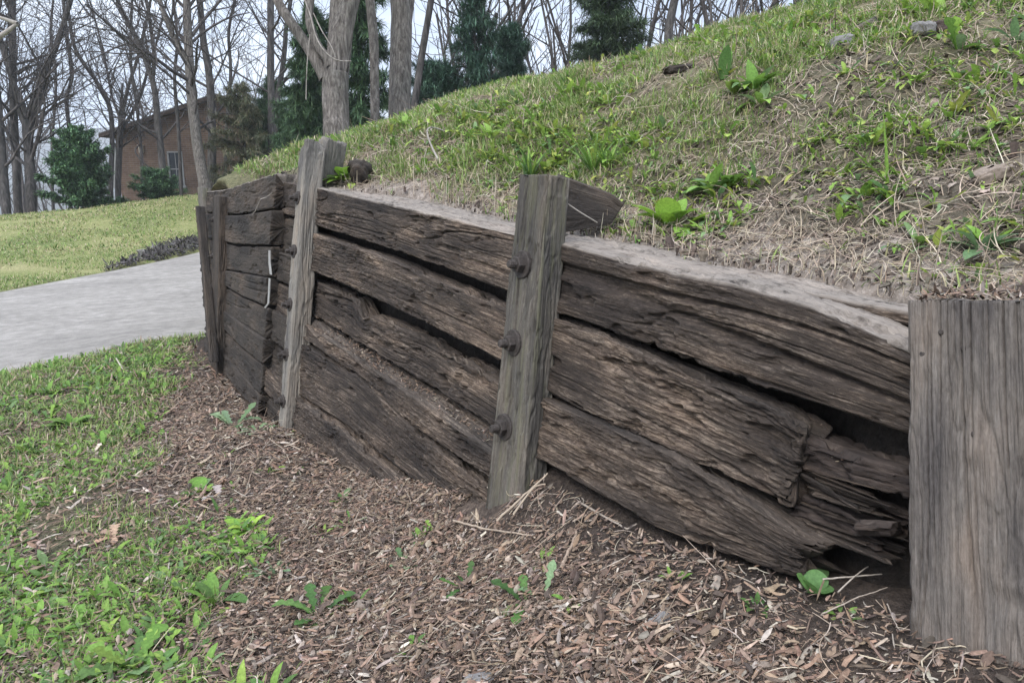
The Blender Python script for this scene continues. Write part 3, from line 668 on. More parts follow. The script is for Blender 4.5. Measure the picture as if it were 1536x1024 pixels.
# grass
GREEN = [(.13, .205, .052), (.18, .26, .068), (.09, .155, .042), (.23, .285, .095), (.31, .285, .145), (.43, .365, .25)]
def blades(xr, yr, n, dens, hf, lmin, lmax, wts, wid=(.0025, .005), upr=(1.05, .35)):
    x = R.uniform(*xr, n); y = R.uniform(*yr, n); k = R.random(n) < dens(x, y); x, y = x[k], y[k]
    b = np.stack([x, y, hf(x, y) - .004], -1); b = b[in_view(b)]; n = len(b)
    c = palette(n, GREEN, wts, .25)
    return ribbons(b, R.random(n) * 6.283, R.normal(upr[0], upr[1], n).clip(.1, 1.6), R.uniform(lmin, lmax, n), R.uniform(*wid, n), -R.uniform(.2, 1.5, n), None, 5, (1, .95, .8, .55, .08), col=c, tipcol=c * 1.25, side=R.normal(0, .4, n))
gd = lambda x, y: greenness(x, y) * sst(fbm(x * 4, y * 4, 0, 4, 81), .34, .56) * (y < drive_near(x) - .02)
pt = [blades((-2.2, .1), (-.6, 2.2), 44000, gd, ground_z, .02, .06, [3, 4, 3, 3, 1.2, 1.0]), blades((-3.2, .2), (2.2, 4.9), 44000, gd, ground_z, .025, .07, [3, 4, 3, 3, 1.5, 1.2], (.004, .008))]
V_, F_, C_ = cat(pt); tag(mesh('grass', V_, F_, M['blade'], col=C_), 'thin spring grass growing through the mulch on the low side of the wall', 'grass', kind='stuff')
hd = lambda x, y: on_hill(x, y) * hill_green(x, y) * sst(x - wall_s(y, wall_top(y)), .12, .36) * sst(fbm(x * 5, y * 5, 0, 4, 91), .37, .56)
pt = [blades((0, 1.6), (-1.6, 3.0), 80000, hd, hill_z, .02, .065, [3, 4, 2, 3, 2.2, 1.6]), blades((.2, 3.6), (1.0, 5.5), 110000, hd, hill_z, .03, .08, [3, 4, 2, 3, 2.5, 2], (.004, .008)), blades((.4, 4.2), (3.5, 8.2), 60000, hd, hill_z, .04, .10, [3, 4, 2, 3, 2.5, 2], (.006, .012)), blades((1.2, 4), (-1.0, 2), 40000, hd, hill_z, .03, .08, [3, 4, 2, 3, 2.5, 2], (.004, .007))]
V_, F_, C_ = cat(pt); tag(mesh('bank_grass', V_, F_, M['blade'], col=C_), 'patchy green grass covering the sloping bank', 'grass', kind='stuff')
ld = lambda x, y: (y > drive_far(x) + .03) * (1 - bedmask(x, y)) * sst(fbm(x * 1.2, y * 1.2, 0, 3, 96), .25, .5)
pt = [blades((-8, 7), (8.3, 14), 70000, ld, ground_z, .03, .06, [2.5, 3, 2, 3, 3.5, 1.2], (.008, .016)), blades((-9, 9), (14, 21.5), 46000, ld, ground_z, .035, .075, [2, 2, 2, 3, 5, 2], (.014, .026))]
V_, F_, C_ = cat(pt); tag(mesh('lawn_grass', V_, F_, M['blade'], col=C_), 'mown lawn beyond the driveway, green turning straw yellow', 'lawn', kind='stuff')
# straw, thatch and rootlets
STRAW = ([(.40, .33, .25), (.28, .22, .165), (.50, .43, .34), (.17, .13, .10), (.34, .265, .19)], [3, 3, 1.5, 2, 2])
def straws(xr, yr, n, dens, hf, lm, w0, w1, zoff=.012):
    x = R.uniform(*xr, n); y = R.uniform(*yr, n); k = R.random(n) < dens(x, y); x, y = x[k], y[k]
    b = np.stack([x, y, hf(x, y) + R.random(len(x)) * zoff], -1); b = b[in_view(b)]; n = len(b); nr = normal_at(b[:, 0], b[:, 1])
    L = lm * np.exp(R.normal(0, .45, n)); W = R.uniform(w0, w1, n)
    return ribbons(b, R.random(n) * 6.283, R.normal(.22, .28, n), L, W, R.normal(-.35, .7, n), nr, 6, (.8, 1, 1, .95, .8, .4), thick=W * .35, side=R.normal(0, 1.1, n), col=palette(n, *STRAW, .25))
sd = lambda x, y: on_hill(x, y) * (1.0 - .55 * hill_green(x, y)) * sst(x - wall_s(y, wall_top(y)), .16, .42)
pt = [straws((.05, 1.8), (-1.6, 2.4), 30000, sd, hill_z, .045, .0014, .0038), straws((.3, 4.0), (1.5, 7.5), 22000, sd, hill_z, .06, .003, .006), straws((1.4, 4.2), (-1, 2.2), 12000, sd, hill_z, .06, .002, .005),
      straws((.0, .5), (-1.6, 2.2), 6000, lambda x, y: on_hill(x, y) * 1.0, hill_z, .05, .001, .003),
      straws((-1.3, 0), (-1.2, 3), 1500, lambda x, y: outside(x, y) * .8, ground_z, .06, .0014, .0032, .025)]
V_, F_, C_ = cat(pt); tag(mesh('dry_straw', V_, F_, M['straw'], col=C_), 'dead straw, rootlets and thatch littering the bank', 'straw', kind='stuff')
n = 60000; x = R.uniform(.0, 2.6, n); y = R.uniform(-1.5, 3.2, n); k = R.random(n) < on_hill(x, y) * (1.05 - hill_green(x, y)) * sst(2.9 - x, 0, 2.2); x, y = x[k], y[k]
b = np.stack([x, y, hill_z(x, y) + .002], -1); b = b[in_view(b)]; n = len(b); L = .009 * np.exp(R.normal(0, .5, n))
v, fc, c = ribbons(b, R.random(n) * 6.283, R.normal(.1, .5, n), L, L * R.uniform(.3, .9, n), R.normal(0, .6, n), normal_at(b[:, 0], b[:, 1]), 4, R.uniform(.4, 1.1, (n, 4)), thick=L * R.uniform(.12, .4, n), col=palette(n, [(.11, .086, .07), (.065, .05, .041), (.19, .155, .125), (.28, .235, .195)], [3, 3, 2, .8], .3))
tag(mesh('soil_crumbs', v, fc, M['chip'], col=c, smooth=False), 'brown soil crumbs and bark bits on the bare parts of the bank', 'soil', kind='stuff')
# crumbs on the ledges between timbers
def crumbs():
    out = []
    for pts, n, off in (([(480, 500), (540, 536), (600, 578), (650, 612), (728, 668)], 1100, -.02), ([(1190, 672), (1260, 695), (1349, 718)], 70, .03), ([(1362, 450), (1440, 450), (1560, 452)], 260, -.05)):
        A = hit(PL1, pts, off); t = R.random(n) * (len(pts) - 1); i = t.astype(int).clip(0, len(pts) - 2); fr = (t - i)[:, None]
        b = A[i] * (1 - fr) + A[i + 1] * fr; b[:, 0] += R.uniform(-.008, .06, n); b[:, 2] += R.uniform(-.002, .012, n)
        out.append(ribbons(b, R.random(n) * 6.283, R.normal(.1, .4, n), R.uniform(.005, .02, n), R.uniform(.002, .007, n), R.normal(0, .5, n), None, 4, (.5, 1, .9, .3), thick=.0012, col=palette(n, *CHIP, .3) * .8))
    return cat(out)
V_, F_, C_ = crumbs(); tag(mesh('debris', V_, F_, M['chip'], col=C_, smooth=False), 'crumbs of rotted wood and soil on the ledges of the timber wall', 'debris', kind='stuff')

# ------------------------------------------------------------------ weeds
PROF = {'dandelion': (.22, .3, .62, .34, .8, .42, 1.0, .5, 1.05, .8, .12), 'ovate': (.12, .3, .62, .9, 1.0, .98, .9, .78, .58, .34, .05), 'strap': (.5, .6, .72, .85, .95, 1, .98, .9, .75, .5, .06), 'round': (.1, .55, .86, 1.02, 1.1, 1.12, 1.08, .98, .8, .55, .12), 'blade': (.9, 1, 1, .97, .92, .85, .75, .62, .46, .26, .03)}
LG = [(.13, .235, .045), (.175, .29, .06), (.09, .165, .045), (.22, .33, .065), (.14, .21, .09)]
def rosette(c, nl, size, kind='dandelion', el=(.35, .35), wr=.28, droop=(-.9, .4), cols=LG, wts=(3, 2, 2, 1.2, 1), spread=.012, azr=(0, 6.283), fold=.25):
    n = nl; az = np.linspace(azr[0], azr[1], n, endpoint=False) + R.normal(0, .3, n)
    b = c + np.stack([np.cos(az) * spread, np.sin(az) * spread, np.zeros(n)], -1)
    L = size * R.uniform(.6, 1.1, n); col = palette(n, cols, wts, .15)
    return ribbons(b, az, R.normal(el[0], el[1], n), L, L * wr * R.uniform(.8, 1.2, n), R.normal(droop[0], droop[1], n), None, 11, PROF[kind], fold=fold, side=R.normal(0, .25, n), col=col * .9, tipcol=col * 1.1)
def weeds(xr, yr, n, dens, hf, smin, smax, kinds, cols=LG):
    x = R.uniform(*xr, n); y = R.uniform(*yr, n); k = R.random(n) < dens(x, y); x, y = x[k], y[k]
    b = np.stack([x, y, hf(x, y)], -1); b = b[in_view(b)]
    return [rosette(p, int(R.integers(4, 9)), R.uniform(smin, smax), kinds[R.integers(len(kinds))], cols=cols, wr=R.uniform(.2, .38), el=(.55, .35)) for p in b]
wd = lambda x, y: np.clip(greenness(x, y) * sst(fbm(x * 3, y * 3, 0, 3, 82), .36, .6) + .012, 0, 1) * outside(x, y) * (y < drive_near(x) - .05)
pt = weeds((-2.0, -.1), (-.6, 1.8), 4200, wd, ground_z, .025, .065, ['dandelion', 'ovate', 'strap', 'ovate']) + weeds((-2.6, 0), (1.8, 4.7), 3000, wd, ground_z, .03, .08, ['dandelion', 'ovate', 'strap'])
V_, F_, C_ = cat(pt); tag(mesh('ground_weeds', V_, F_, M['leaf'], col=C_), 'low green weeds and clover mixed into the grass beside the mulch', 'weeds', kind='stuff')
YG = [(0.196, 0.31, 0.057), (0.269, 0.362, 0.073), (0.145, 0.243, 0.051), (0.15, 0.233, 0.098), (0.31, 0.342, 0.077)]
hw = lambda x, y: on_hill(x, y) * sst(x - wall_s(y, wall_top(y)), .2, .5) * sst(fbm(x * 2.6, y * 2.6, 0, 3, 84), .30, .60)
pt = weeds((.1, 1.9), (-1.5, 2.6), 3700, hw, hill_z, .025, .07, ['ovate', 'ovate', 'strap', 'dandelion'], YG) + weeds((.6, 4), (.5, 6.5), 4600, hw, hill_z, .035, .10, ['ovate', 'strap', 'dandelion'], YG)
V_, F_, C_ = cat(pt); tag(mesh('bank_weeds', V_, F_, M['leaf'], col=C_), 'small yellow green weeds sprouting all over the bank', 'weeds', kind='stuff')
def plant(px, py, name, label, catg, specs, group=None, lift=0.0):
    p, d = drop(px, py); s = d / F                # metres covered by one pixel of the photo at that distance
    pt = []
    for sp in specs:
        sp = dict(sp); n = sp.pop('n'); n = n if n < 4 else int(n * 1.5); size = sp.pop('px') * s * 1.12
        dx, dy = sp.pop('at', (0, 0)); q = p if (dx, dy) == (0, 0) else drop(px + dx, py + dy)[0]
        pt.append(rosette(q + np.array([0, 0, lift]), n, size, **sp))
    V, Fc, C = cat(pt)
    o = mesh(name, V - p, Fc, M['leaf'], col=C); o.location = tuple(p)
    return tag(o, label, catg, group)
BR = [(.24, .38, .055), (.30, .44, .07), (.18, .31, .05)]
PALE = [(.15, .235, .115), (.19, .27, .15), (.12, .20, .09)]
DK = [(.075, .15, .038), (.10, .185, .05), (.06, .12, .035)]
plant(1003, 338, 'weed', 'large bright lime green leafy weed on the bare soil right of the bolted grey post', 'weed', [dict(n=9, px=52, kind='ovate', wr=.62, el=(.9, .3), droop=(-.6, .3), cols=BR, wts=(1, 1, 1)), dict(n=5, px=36, kind='ovate', wr=.6, el=(.5, .3), at=(22, 3), cols=BR, wts=(1, 1, 1))])
plant(520, 272, 'weed', 'lime green weed clump growing at the right foot of the tall bleached post', 'weed', [dict(n=10, px=38, kind='ovate', wr=.55, el=(.8, .3), cols=BR, wts=(1, 1, 1)), dict(n=6, px=30, kind='ovate', wr=.5, at=(16, 2), cols=BR, wts=(1, 1, 1))])
plant(1337, 275, 'wild_onion', 'wild onion with two long stiff green blades opening in a V on the bank', 'plant', [dict(n=1, px=95, kind='blade', wr=.085, el=(.72, .01), droop=(-.1, .05), azr=(2.55, 2.56), fold=.5), dict(n=1, px=92, kind='blade', wr=.10, el=(1.45, .01), droop=(-.05, .03), azr=(2.2, 2.21), fold=.5), dict(n=3, px=34, kind='strap', wr=.3, el=(.6, .2))])
plant(1222, 888, 'seedling', 'round leaved green seedling in dark soil below the rotted timber end', 'seedling', [dict(n=4, px=27, kind='round', wr=.95, el=(.9, .25), droop=(-.5, .2), cols=[(.12, .235, .075)], wts=[1], fold=.08, spread=.006), dict(n=3, px=23, kind='round', wr=.95, el=(1.2, .2), droop=(-.9, .2), cols=[(.12, .235, .075)], wts=[1], fold=.08, at=(1, -18))])
plant(1135, 912, 'seedling', 'tiny pointed weed seedling left of the round leaved seedling', 'seedling', [dict(n=7, px=20, kind='ovate', wr=.4, el=(.6, .3), cols=DK, wts=(1, 1, 1))])
plant(1265, 925, 'seedling', 'tiny weed seedling beside the broad post foot', 'seedling', [dict(n=6, px=18, kind='ovate', wr=.5, el=(.7, .3))])
plant(790, 905, 'dandelion', 'toothed dandelion flat on the mulch right below the bolted grey post', 'dandelion', [dict(n=7, px=52, kind='dandelion', wr=.34, el=(.35, .2), cols=DK, wts=(1, 1, 1)), dict(n=3, px=48, kind='dandelion', wr=.3, el=(1.0, .2), at=(20, -6), cols=PALE, wts=(1, 1, 1))])
plant(700, 880, 'dandelion', 'small ragged dandelion beside a short brown stick on the mulch', 'dandelion', [dict(n=5, px=36, kind='dandelion', wr=.3, el=(.5, .3), cols=DK, wts=(1, 1, 1))])
plant(608, 848, 'dandelion', 'single small dandelion sprout alone in the middle of the mulch', 'dandelion', [dict(n=4, px=26, kind='dandelion', wr=.35, el=(.6, .3), cols=PALE, wts=(1, 1, 1))])
plant(480, 925, 'dandelion', 'wide dark dandelion rosette where the grass ends on the mulch', 'dandelion', [dict(n=9, px=62, kind='dandelion', wr=.28, el=(.4, .25), cols=DK, wts=(1, 1, 1))])
plant(325, 905, 'dandelion', 'upright dandelion with two tall broad leaves at the mulch edge', 'dandelion', [dict(n=4, px=50, kind='strap', wr=.34, el=(1.0, .2)), dict(n=4, px=40, kind='dandelion', wr=.3, el=(.4, .2))])
plant(205, 1000, 'dandelion', 'big leafy dandelion at the very bottom left corner of the grass', 'dandelion', [dict(n=9, px=66, kind='dandelion', wr=.36, el=(.6, .3))])
plant(350, 640, 'dandelion', 'pale grey green rosette on the mulch in front of the far bay', 'dandelion', [dict(n=8, px=38, kind='dandelion', wr=.34, el=(.5, .25), cols=PALE, wts=(1, 1, 1))])
plant(385, 648, 'dandelion', 'smaller pale rosette nearest the foot of the tall bleached post', 'dandelion', [dict(n=6, px=28, kind='dandelion', wr=.32, el=(.5, .25), cols=PALE, wts=(1, 1, 1))])
plant(295, 738, 'weed', 'round leaved green weed alone on the mulch edge beside the grass', 'weed', [dict(n=6, px=26, kind='round', wr=.8, el=(.7, .3))])
plant(110, 640, 'weed', 'bushy bright weed in the grass towards the driveway', 'weed', [dict(n=10, px=34, kind='ovate', wr=.4, el=(.7, .3))])
plant(372, 795, 'weed', 'bright spoon leaved weed at the tip of the grassy tongue', 'weed', [dict(n=7, px=34, kind='ovate', wr=.5, el=(.8, .3), cols=BR, wts=(1, 1, 1))])
plant(410, 860, 'weed', 'feathery grey green weed on the mulch beyond the grass', 'weed', [dict(n=10, px=34, kind='dandelion', wr=.2, el=(.7, .3), cols=PALE, wts=(1, 1, 1))])
plant(1475, 375, 'weed', 'grey green weed on straw above the broad post', 'weed', [dict(n=8, px=48, kind='ovate', wr=.42, el=(.7, .35), cols=PALE, wts=(1, 1, 1)), dict(n=4, px=36, kind='ovate', wr=.5, el=(1, .3), cols=BR, wts=(1, 1, 1), at=(8, -8))])
plant(1440, 75, 'weed', 'tall dark green toothed leaf weed high on the bank', 'weed', [dict(n=2, px=52, kind='dandelion', wr=.45, el=(1.4, .1), droop=(-.3, .1), azr=(2.2, 3.2)), dict(n=4, px=36, kind='strap', wr=.36, el=(.7, .3))])
plant(1405, 28, 'weed', 'lime green broad leaf weed at the top of the bank', 'weed', [dict(n=3, px=54, kind='dandelion', wr=.5, el=(.8, .2), cols=BR, wts=(1, 1, 1), azr=(1.6, 3.6)), dict(n=3, px=36, kind='ovate', wr=.5, el=(.9, .3))])
plant(1525, 65, 'weed', 'pale blue green leaf weed at the right edge of the bank top', 'weed', [dict(n=4, px=48, kind='strap', wr=.33, el=(.8, .3), cols=PALE, wts=(1, 1, 1))])
plant(1085, 120, 'weed', 'weed with two upright rabbit ear leaves on the mid bank', 'weed', [dict(n=3, px=46, kind='strap', wr=.36, el=(1.25, .15), droop=(-.2, .1))])
plant(1130, 135, 'weed', 'dense bright green weed cluster on the mid bank', 'weed', [dict(n=12, px=40, kind='ovate', wr=.4, el=(.8, .3)), dict(n=8, px=34, kind='ovate', wr=.42, el=(.8, .3), at=(-26, 8)), dict(n=8, px=32, kind='ovate', wr=.42, el=(.8, .3), at=(10, 22))])
plant(1065, 288, 'weed', 'leafy green weed clump right behind the lime green one', 'weed', [dict(n=11, px=44, kind='ovate', wr=.42, el=(.8, .3)), dict(n=7, px=36, kind='ovate', wr=.45, el=(.7, .3), at=(28, -8))])
plant(1118, 325, 'weed', 'small upright weed on straw right of the lime green weed', 'weed', [dict(n=6, px=30, kind='ovate', wr=.45, el=(1.0, .3), cols=YG, wts=(1, 1, 1, 1, 1))])
plant(1430, 170, 'weed', 'yellow green sprig alone on bare soil high on the bank', 'weed', [dict(n=9, px=30, kind='ovate', wr=.35, el=(.8, .3), cols=[(.30, .33, .07)], wts=[1])])
plant(795, 268, 'grass_tuft', 'upright green grass tuft just left of the bolted grey post top', 'grass tuft', [dict(n=14, px=52, kind='blade', wr=.10, el=(1.25, .2), droop=(-.5, .3)), dict(n=8, px=36, kind='blade', wr=.1, el=(1.0, .25))])
plant(890, 258, 'grass_tuft', 'spiky green grass tuft behind the black leaning board', 'grass tuft', [dict(n=22, px=62, kind='blade', wr=.07, el=(1.1, .3), droop=(-.6, .3)), dict(n=16, px=44, kind='blade', wr=.08, el=(1.0, .3), at=(20, -6))])
plant(850, 130, 'grass_tuft', 'bright grass tuft near the skyline of the bank', 'grass tuft', [dict(n=20, px=26, kind='blade', wr=.12, el=(1.1, .3))])
plant(590, 220, 'grass_tuft', 'short bright grass tuft on the bank above the tall bleached post', 'grass tuft', [dict(n=18, px=22, kind='blade', wr=.14, el=(1.0, .3))])
# pale bent stalk arching on the bank
q0, d0 = drop(660, 245); q1, _ = drop(680, 203); q0 = np.array(q0)
t = np.linspace(0, 1, 14)[:, None]; arc_ = q0 * (1 - t) + np.array(q1) * t + np.sin(t * math.pi) * np.array([-.05, .09, .09])
V, Fc = tube(arc_, np.linspace(.005, .003, 14), 6); tag(mesh('stalk', V, Fc, M['twig_pale']), 'pale whitish stalk arching out of the grassy bank', 'stalk')

# ------------------------------------------------------------------ loose wood, stones, dead leaves
def stick(px, rad_px, label, name='stick', mat='straw', col=(.36, .27, .205), lift=.008, fork=None, flat=False):
    P3 = [drop(*q) for q in px]; d = np.mean([q[1] for q in P3]); A = np.array([q[0] for q in P3]); s = d / F
    k = np.linspace(0, 1, len(A)); t = np.linspace(0, 1, 18); c = np.stack([np.interp(t, k, A[:, q]) for q in range(3)], -1)
    c[:, 2] += lift + rad_px * s; c += (R.random(c.shape) - .5) * rad_px * s * .5
    parts = [tube(c, rad_px * .8 * s * (1 - .45 * t), 7)]
    if fork:
        B = np.array([drop(*q)[0] for q in fork]); k = np.linspace(0, 1, len(B)); t2 = np.linspace(0, 1, 12)
        c2 = np.stack([np.interp(t2, k, B[:, q]) for q in range(3)], -1); c2[:, 2] += lift + rad_px * s + .01 * np.sin(t2 * 3)
        parts.append(tube(c2, rad_px * s * .7 * (1 - .5 * t2), 6))
    V, Fc = join(parts); base = A.mean(0)
    rad_px *= 1; cc = np.array(col) * .78 * (1 + (R.random((len(V), 1)) - .5) * .3)
    o = mesh(name, V - base, Fc, M[mat], col=cc); o.location = tuple(base); return tag(o, label, 'stick')
stick([(842, 862), (852, 838), (865, 806)], 4.5, 'short pinkish tan stick lying upslope on mulch right of the dandelion')
stick([(690, 888), (714, 875), (737, 861)], 6, 'stubby dark brown stick on the mulch beside the small ragged dandelion', col=(.17, .12, .09))
stick([(1043, 1024), (1055, 1000), (1066, 978)], 5.5, 'straight pale stick pointing upslope at the bottom edge of the mulch', col=(.42, .33, .25))
stick([(915, 996), (975, 1000), (1008, 988), (1015, 970)], 3.5, 'curved tan twig hooked at one end near the bottom of the mulch', col=(.36, .28, .21))
stick([(810, 912), (850, 908), (905, 902)], 3, 'long thin twig lying level on the mulch beside the flat dandelion', col=(.38, .30, .24))
stick([(662, 903), (700, 907), (718, 909)], 3.5, 'short pale twig level on mulch below the ragged dandelion', col=(.42, .35, .28))
stick([(745, 800), (785, 762), (822, 728)], 2.6, 'forked pale twig leaning at the foot of the bolted grey post', col=(.46, .37, .28), lift=.03, fork=[(770, 790), (800, 755), (818, 745)])
stick([(680, 788), (730, 802), (800, 812)], 2.4, 'thin level twig below the bolted grey post', col=(.44, .35, .27), lift=.012)
stick([(724, 741), (738, 745), (752, 750)], 2.2, 'small pale twig across the foot of the bolted grey post', col=(.5, .43, .36), lift=.02)
stick([(1232, 885), (1290, 880), (1340, 876)], 1.8, 'thin pale forked twig between the seedling and the broad post', col=(.52, .45, .38), lift=.02, fork=[(1255, 905), (1290, 880), (1312, 862)])
stick([(1330, 915), (1340, 940), (1348, 955)], 1.5, 'thin pale stem bent beside the broad post foot', col=(.5, .42, .35), lift=.01)
stick([(870, 760), (940, 800), (955, 792)], 2.2, 'bent grey twig on dark soil under the lowest timber', col=(.36, .3, .25))
stick([(640, 850), (545, 905), (470, 950)], 1.8, 'very long thin straw twig crossing the mulch towards the wide dandelion', col=(.40, .31, .24))
stick([(255, 840), (252, 870), (240, 900)], 1.6, 'thin pale dry stem in the grass at the mulch edge', col=(.5, .44, .37))
stick([(1232, 930), (1285, 905), (1330, 890)], 1.6, 'thin pale stem lying below the forked one beside the broad post', col=(.5, .42, .35), lift=.01)
stick([(1290, 345), (1345, 310), (1400, 330)], 2, 'long bent dry stem on the straw of the bank', col=(.44, .36, .28))
def lump(px, py, wpx, hpx, lab, catg, name, mat, seed, dep=.7, tilt=0.0, lift=.3, uvw=False):
    p, d = drop(px, py); s = d / F
    th = np.linspace(0, 2 * math.pi, 36, endpoint=False); ph = np.linspace(-1.5, 1.5, 20)
    Pp, Tt = np.meshgrid(ph, th, indexing='ij')
    n = np.stack([np.cos(Pp) * np.cos(Tt), np.cos(Pp) * np.sin(Tt), np.sin(Pp)], -1)
    n = np.sign(n) * np.abs(n) ** .7; n = n * (1 + (fbm(n[..., 0] * 2 + 5, n[..., 1] * 2 + n[..., 2] * 1.7, 0, 4, seed) - .5)[..., None] * .8)
    v = n * np.array([wpx * s * .5, hpx * s * dep, hpx * s * .5]); a = tilt
    rt = np.array([NX, -NY, 0]); fw = np.array([NY, NX, 0]); up = np.array([0, 0, 1.0])
    x = v[..., 0] * math.cos(a) - v[..., 2] * math.sin(a); z = v[..., 0] * math.sin(a) + v[..., 2] * math.cos(a)
    W = x[..., None] * rt + v[..., 1, None] * fw + z[..., None] * up
    uv = np.stack([x, v[..., 1] + z], -1).reshape(-1, 2)
    o = mesh(name, W, grid_faces(20, 36, True), M[mat], uv=uv, col=np.broadcast_to((.2, .16, .13), (720, 3))); o.location = tuple(p + np.array([0, 0, lift * hpx * s])); return tag(o, lab, catg)
lump(1487, 272, 66, 26, 'flat brown wedge of bark lying on the straw of the bank', 'bark', 'bark_piece', 'chip', 5, tilt=.35)
lump(1383, 52, 34, 22, 'grey rounded stone high on the bank beside a darker one', 'stone', 'stone', 'stone', 6)
lump(1412, 50, 34, 22, 'darker brown stone touching the grey one high on the bank', 'stone', 'stone', 'tie_rot', 7)
lump(1262, 72, 36, 20, 'flat grey slate like stone on the upper bank', 'stone', 'stone', 'stone', 8, tilt=.2)
lump(1292, 48, 52, 14, 'slanting grey weathered wood scrap on the upper bank', 'wood scrap', 'wood_scrap', 'post', 9, tilt=.5)
lump(1020, 108, 50, 12, 'dark flat wood scrap near the skyline of the bank', 'wood scrap', 'wood_scrap', 'tie_dark', 10, tilt=.1)
lump(541, 270, 32, 40, 'black charred looking stump beside the lime green weed clump', 'stump', 'stump', 'tie_dark', 12, lift=.2)
lump(1391, 418, 34, 14, 'tan rounded clod on the pale soil left of the broad post top', 'clod', 'clod', 'chip', 13)
lump(720, 1022, 46, 14, 'pale pinkish stone at the bottom edge of the mulch', 'stone', 'stone', 'stone', 15)
lump(990, 935, 36, 20, 'flat grey bark flake on the lower mulch', 'bark', 'bark_piece', 'stone', 16, tilt=.5, dep=.4)
lump(1150, 1000, 30, 12, 'small brown bark flake at the mulch bottom near the broad post', 'bark', 'bark_piece', 'chip', 17)
lump(545, 915, 26, 18, 'rounded brown bark disc touching the wide dandelion rosette', 'bark', 'bark_piece', 'chip', 18)
lump(213, 378, 14, 5, 'small pale stone at the tip of the dark mulch bed', 'stone', 'stone', 'stone', 19)
lump(228, 381, 16, 5, 'small black stone beside the pale one at the driveway edge', 'stone', 'stone', 'tie_dark', 20)
def dead_leaf(px, py, size, lab, col=(.36, .24, .17)):
    p, d = drop(px, py); s = d / F
    v, fc, c = rosette(np.zeros(3), 5, size * s, 'dandelion', el=(.25, .3), wr=.5, cols=[col, tuple(np.array(col) * 1.25)], wts=(1, 1), azr=(0, 5), spread=.002)
    o = mesh('dead_leaf', v, fc, M['leaf'], col=c); o.location = tuple(p + np.array([0, 0, .006])); tag(o, lab, 'leaf')
dead_leaf(172, 808, 38, 'big curled brown oak leaf lying in the grass')
dead_leaf(52, 824, 20, 'pale pinkish dead leaf in the grass at the left edge', (.45, .34, .28))
dead_leaf(330, 748, 26, 'greyish dead leaf on mulch beside the round leaved weed', (.38, .33, .30))
dead_leaf(140, 682, 20, 'small bleached dead leaf in the upper grass', (.46, .38, .31))
# black wedge of board leaning behind the middle post
b0 = hit(PL1, [(838, 270), (937, 303)], .12); 
z0 = .0
A0 = P(838, 262, 2.14); A1 = P(937, 299, 2.17); B0 = P(838, 350, 2.12); B1 = P(915, 338, 2.15)
n = 40; t = np.linspace(0, 1, n)[:, None]
bo, to = B0 * (1 - t) + B1 * t, A0 * (1 - t) + A1 * t
to = to - np.array([0, 0, 1]) * (sst(t, .8, 1) * .012)
E1 = np.broadcast_to(np.array([.026, .038, .004]), bo.shape)
V, Fc, uv = beam(bo, E1, to - bo, t[:, 0] * .2, .004, 26, 12, 1234, .4)
o = mesh('board', V - B0, Fc, M['tie_dark'], uv=uv); o.location = tuple(B0)
tag(o, 'black tapered board end sticking up behind the bolted grey post', 'board')
q = [P(842, 299, 1.93), P(868, 317, 1.93), P(896, 334, 1.95)]
q = np.array(q); tag(mesh('stem', *tube(q, .0016, 5), M['twig_pale']), 'thin pale dry stem crossing in front of the black board', 'stem')

# ------------------------------------------------------------------ trees
class Tubes:
    def __init__(s): s.p = []; s.r = []
    def add(s, pts, rad): s.p.append(pts); s.r.append(rad)
    def build(s, sides):
        Pn = np.stack(s.p); r = np.stack(s.r); n, k = r.shape
        d = norm(np.gradient(Pn, axis=1)); u = norm(np.cross(d, np.array([.31, .87, .38]))); v = np.cross(d, u)
        t = np.linspace(0, 2 * math.pi, sides, endpoint=False)
        V = Pn[:, :, None] + r[:, :, None, None] * (np.cos(t)[None, None, :, None] * u[:, :, None] + np.sin(t)[None, None, :, None] * v[:, :, None])
        return V.reshape(-1, 3), (grid_faces(k, sides, True)[None] + (np.arange(n) * k * sides)[:, None, None]).reshape(-1, 4)
K = 6
def branch(T, p, d, L, r, depth, rng, up=.35, minr=.0035):
    pts = [p]; dd = d / np.linalg.norm(d)
    for q in range(K - 1):
        dd = dd + rng.normal(0, .13, 3) + np.array([0, 0, up * .16]); dd /= np.linalg.norm(dd); pts.append(pts[-1] + dd * L / (K - 1))
    pts = np.array(pts); rad = np.maximum(r * np.linspace(1, .35, K), minr)
    T.add(pts, rad)
    if depth > 0:
        nb = int(rng.integers(3, 6)) if depth > 1 else int(rng.integers(3, 5))
        for q in range(nb):
            i = rng.uniform(.25, 1) * (K - 1); k = min(int(i), K - 2); w = i - k
            pp = pts[k] * (1 - w) + pts[k + 1] * w; ax = pts[k + 1] - pts[k]; ax /= np.linalg.norm(ax)
            rd = rng.normal(0, 1, 3); rd -= ax * (rd @ ax); rd /= np.linalg.norm(rd)
            branch(T, pp, ax * rng.uniform(.55, .9) + rd * .75, L * rng.uniform(.38, .62), max(rad[k] * .55, minr), depth - 1, rng, up, minr)
TREE_TWIG = {}
def smooth_line(A, n):
    A = np.asarray(A, float); k = np.linspace(0, 1, len(A)); t = np.linspace(0, 1, n)
    m = np.gradient(A, k, axis=0); i = np.clip(np.searchsorted(k, t, 'right') - 1, 0, len(A) - 2); h = (k[i + 1] - k[i])[:, None]; s = ((t - k[i])[:, None]) / h
    return (2 * s ** 3 - 3 * s ** 2 + 1) * A[i] + (s ** 3 - 2 * s ** 2 + s) * h * m[i] + (-2 * s ** 3 + 3 * s ** 2) * A[i + 1] + (s ** 3 - s ** 2) * h * m[i + 1]
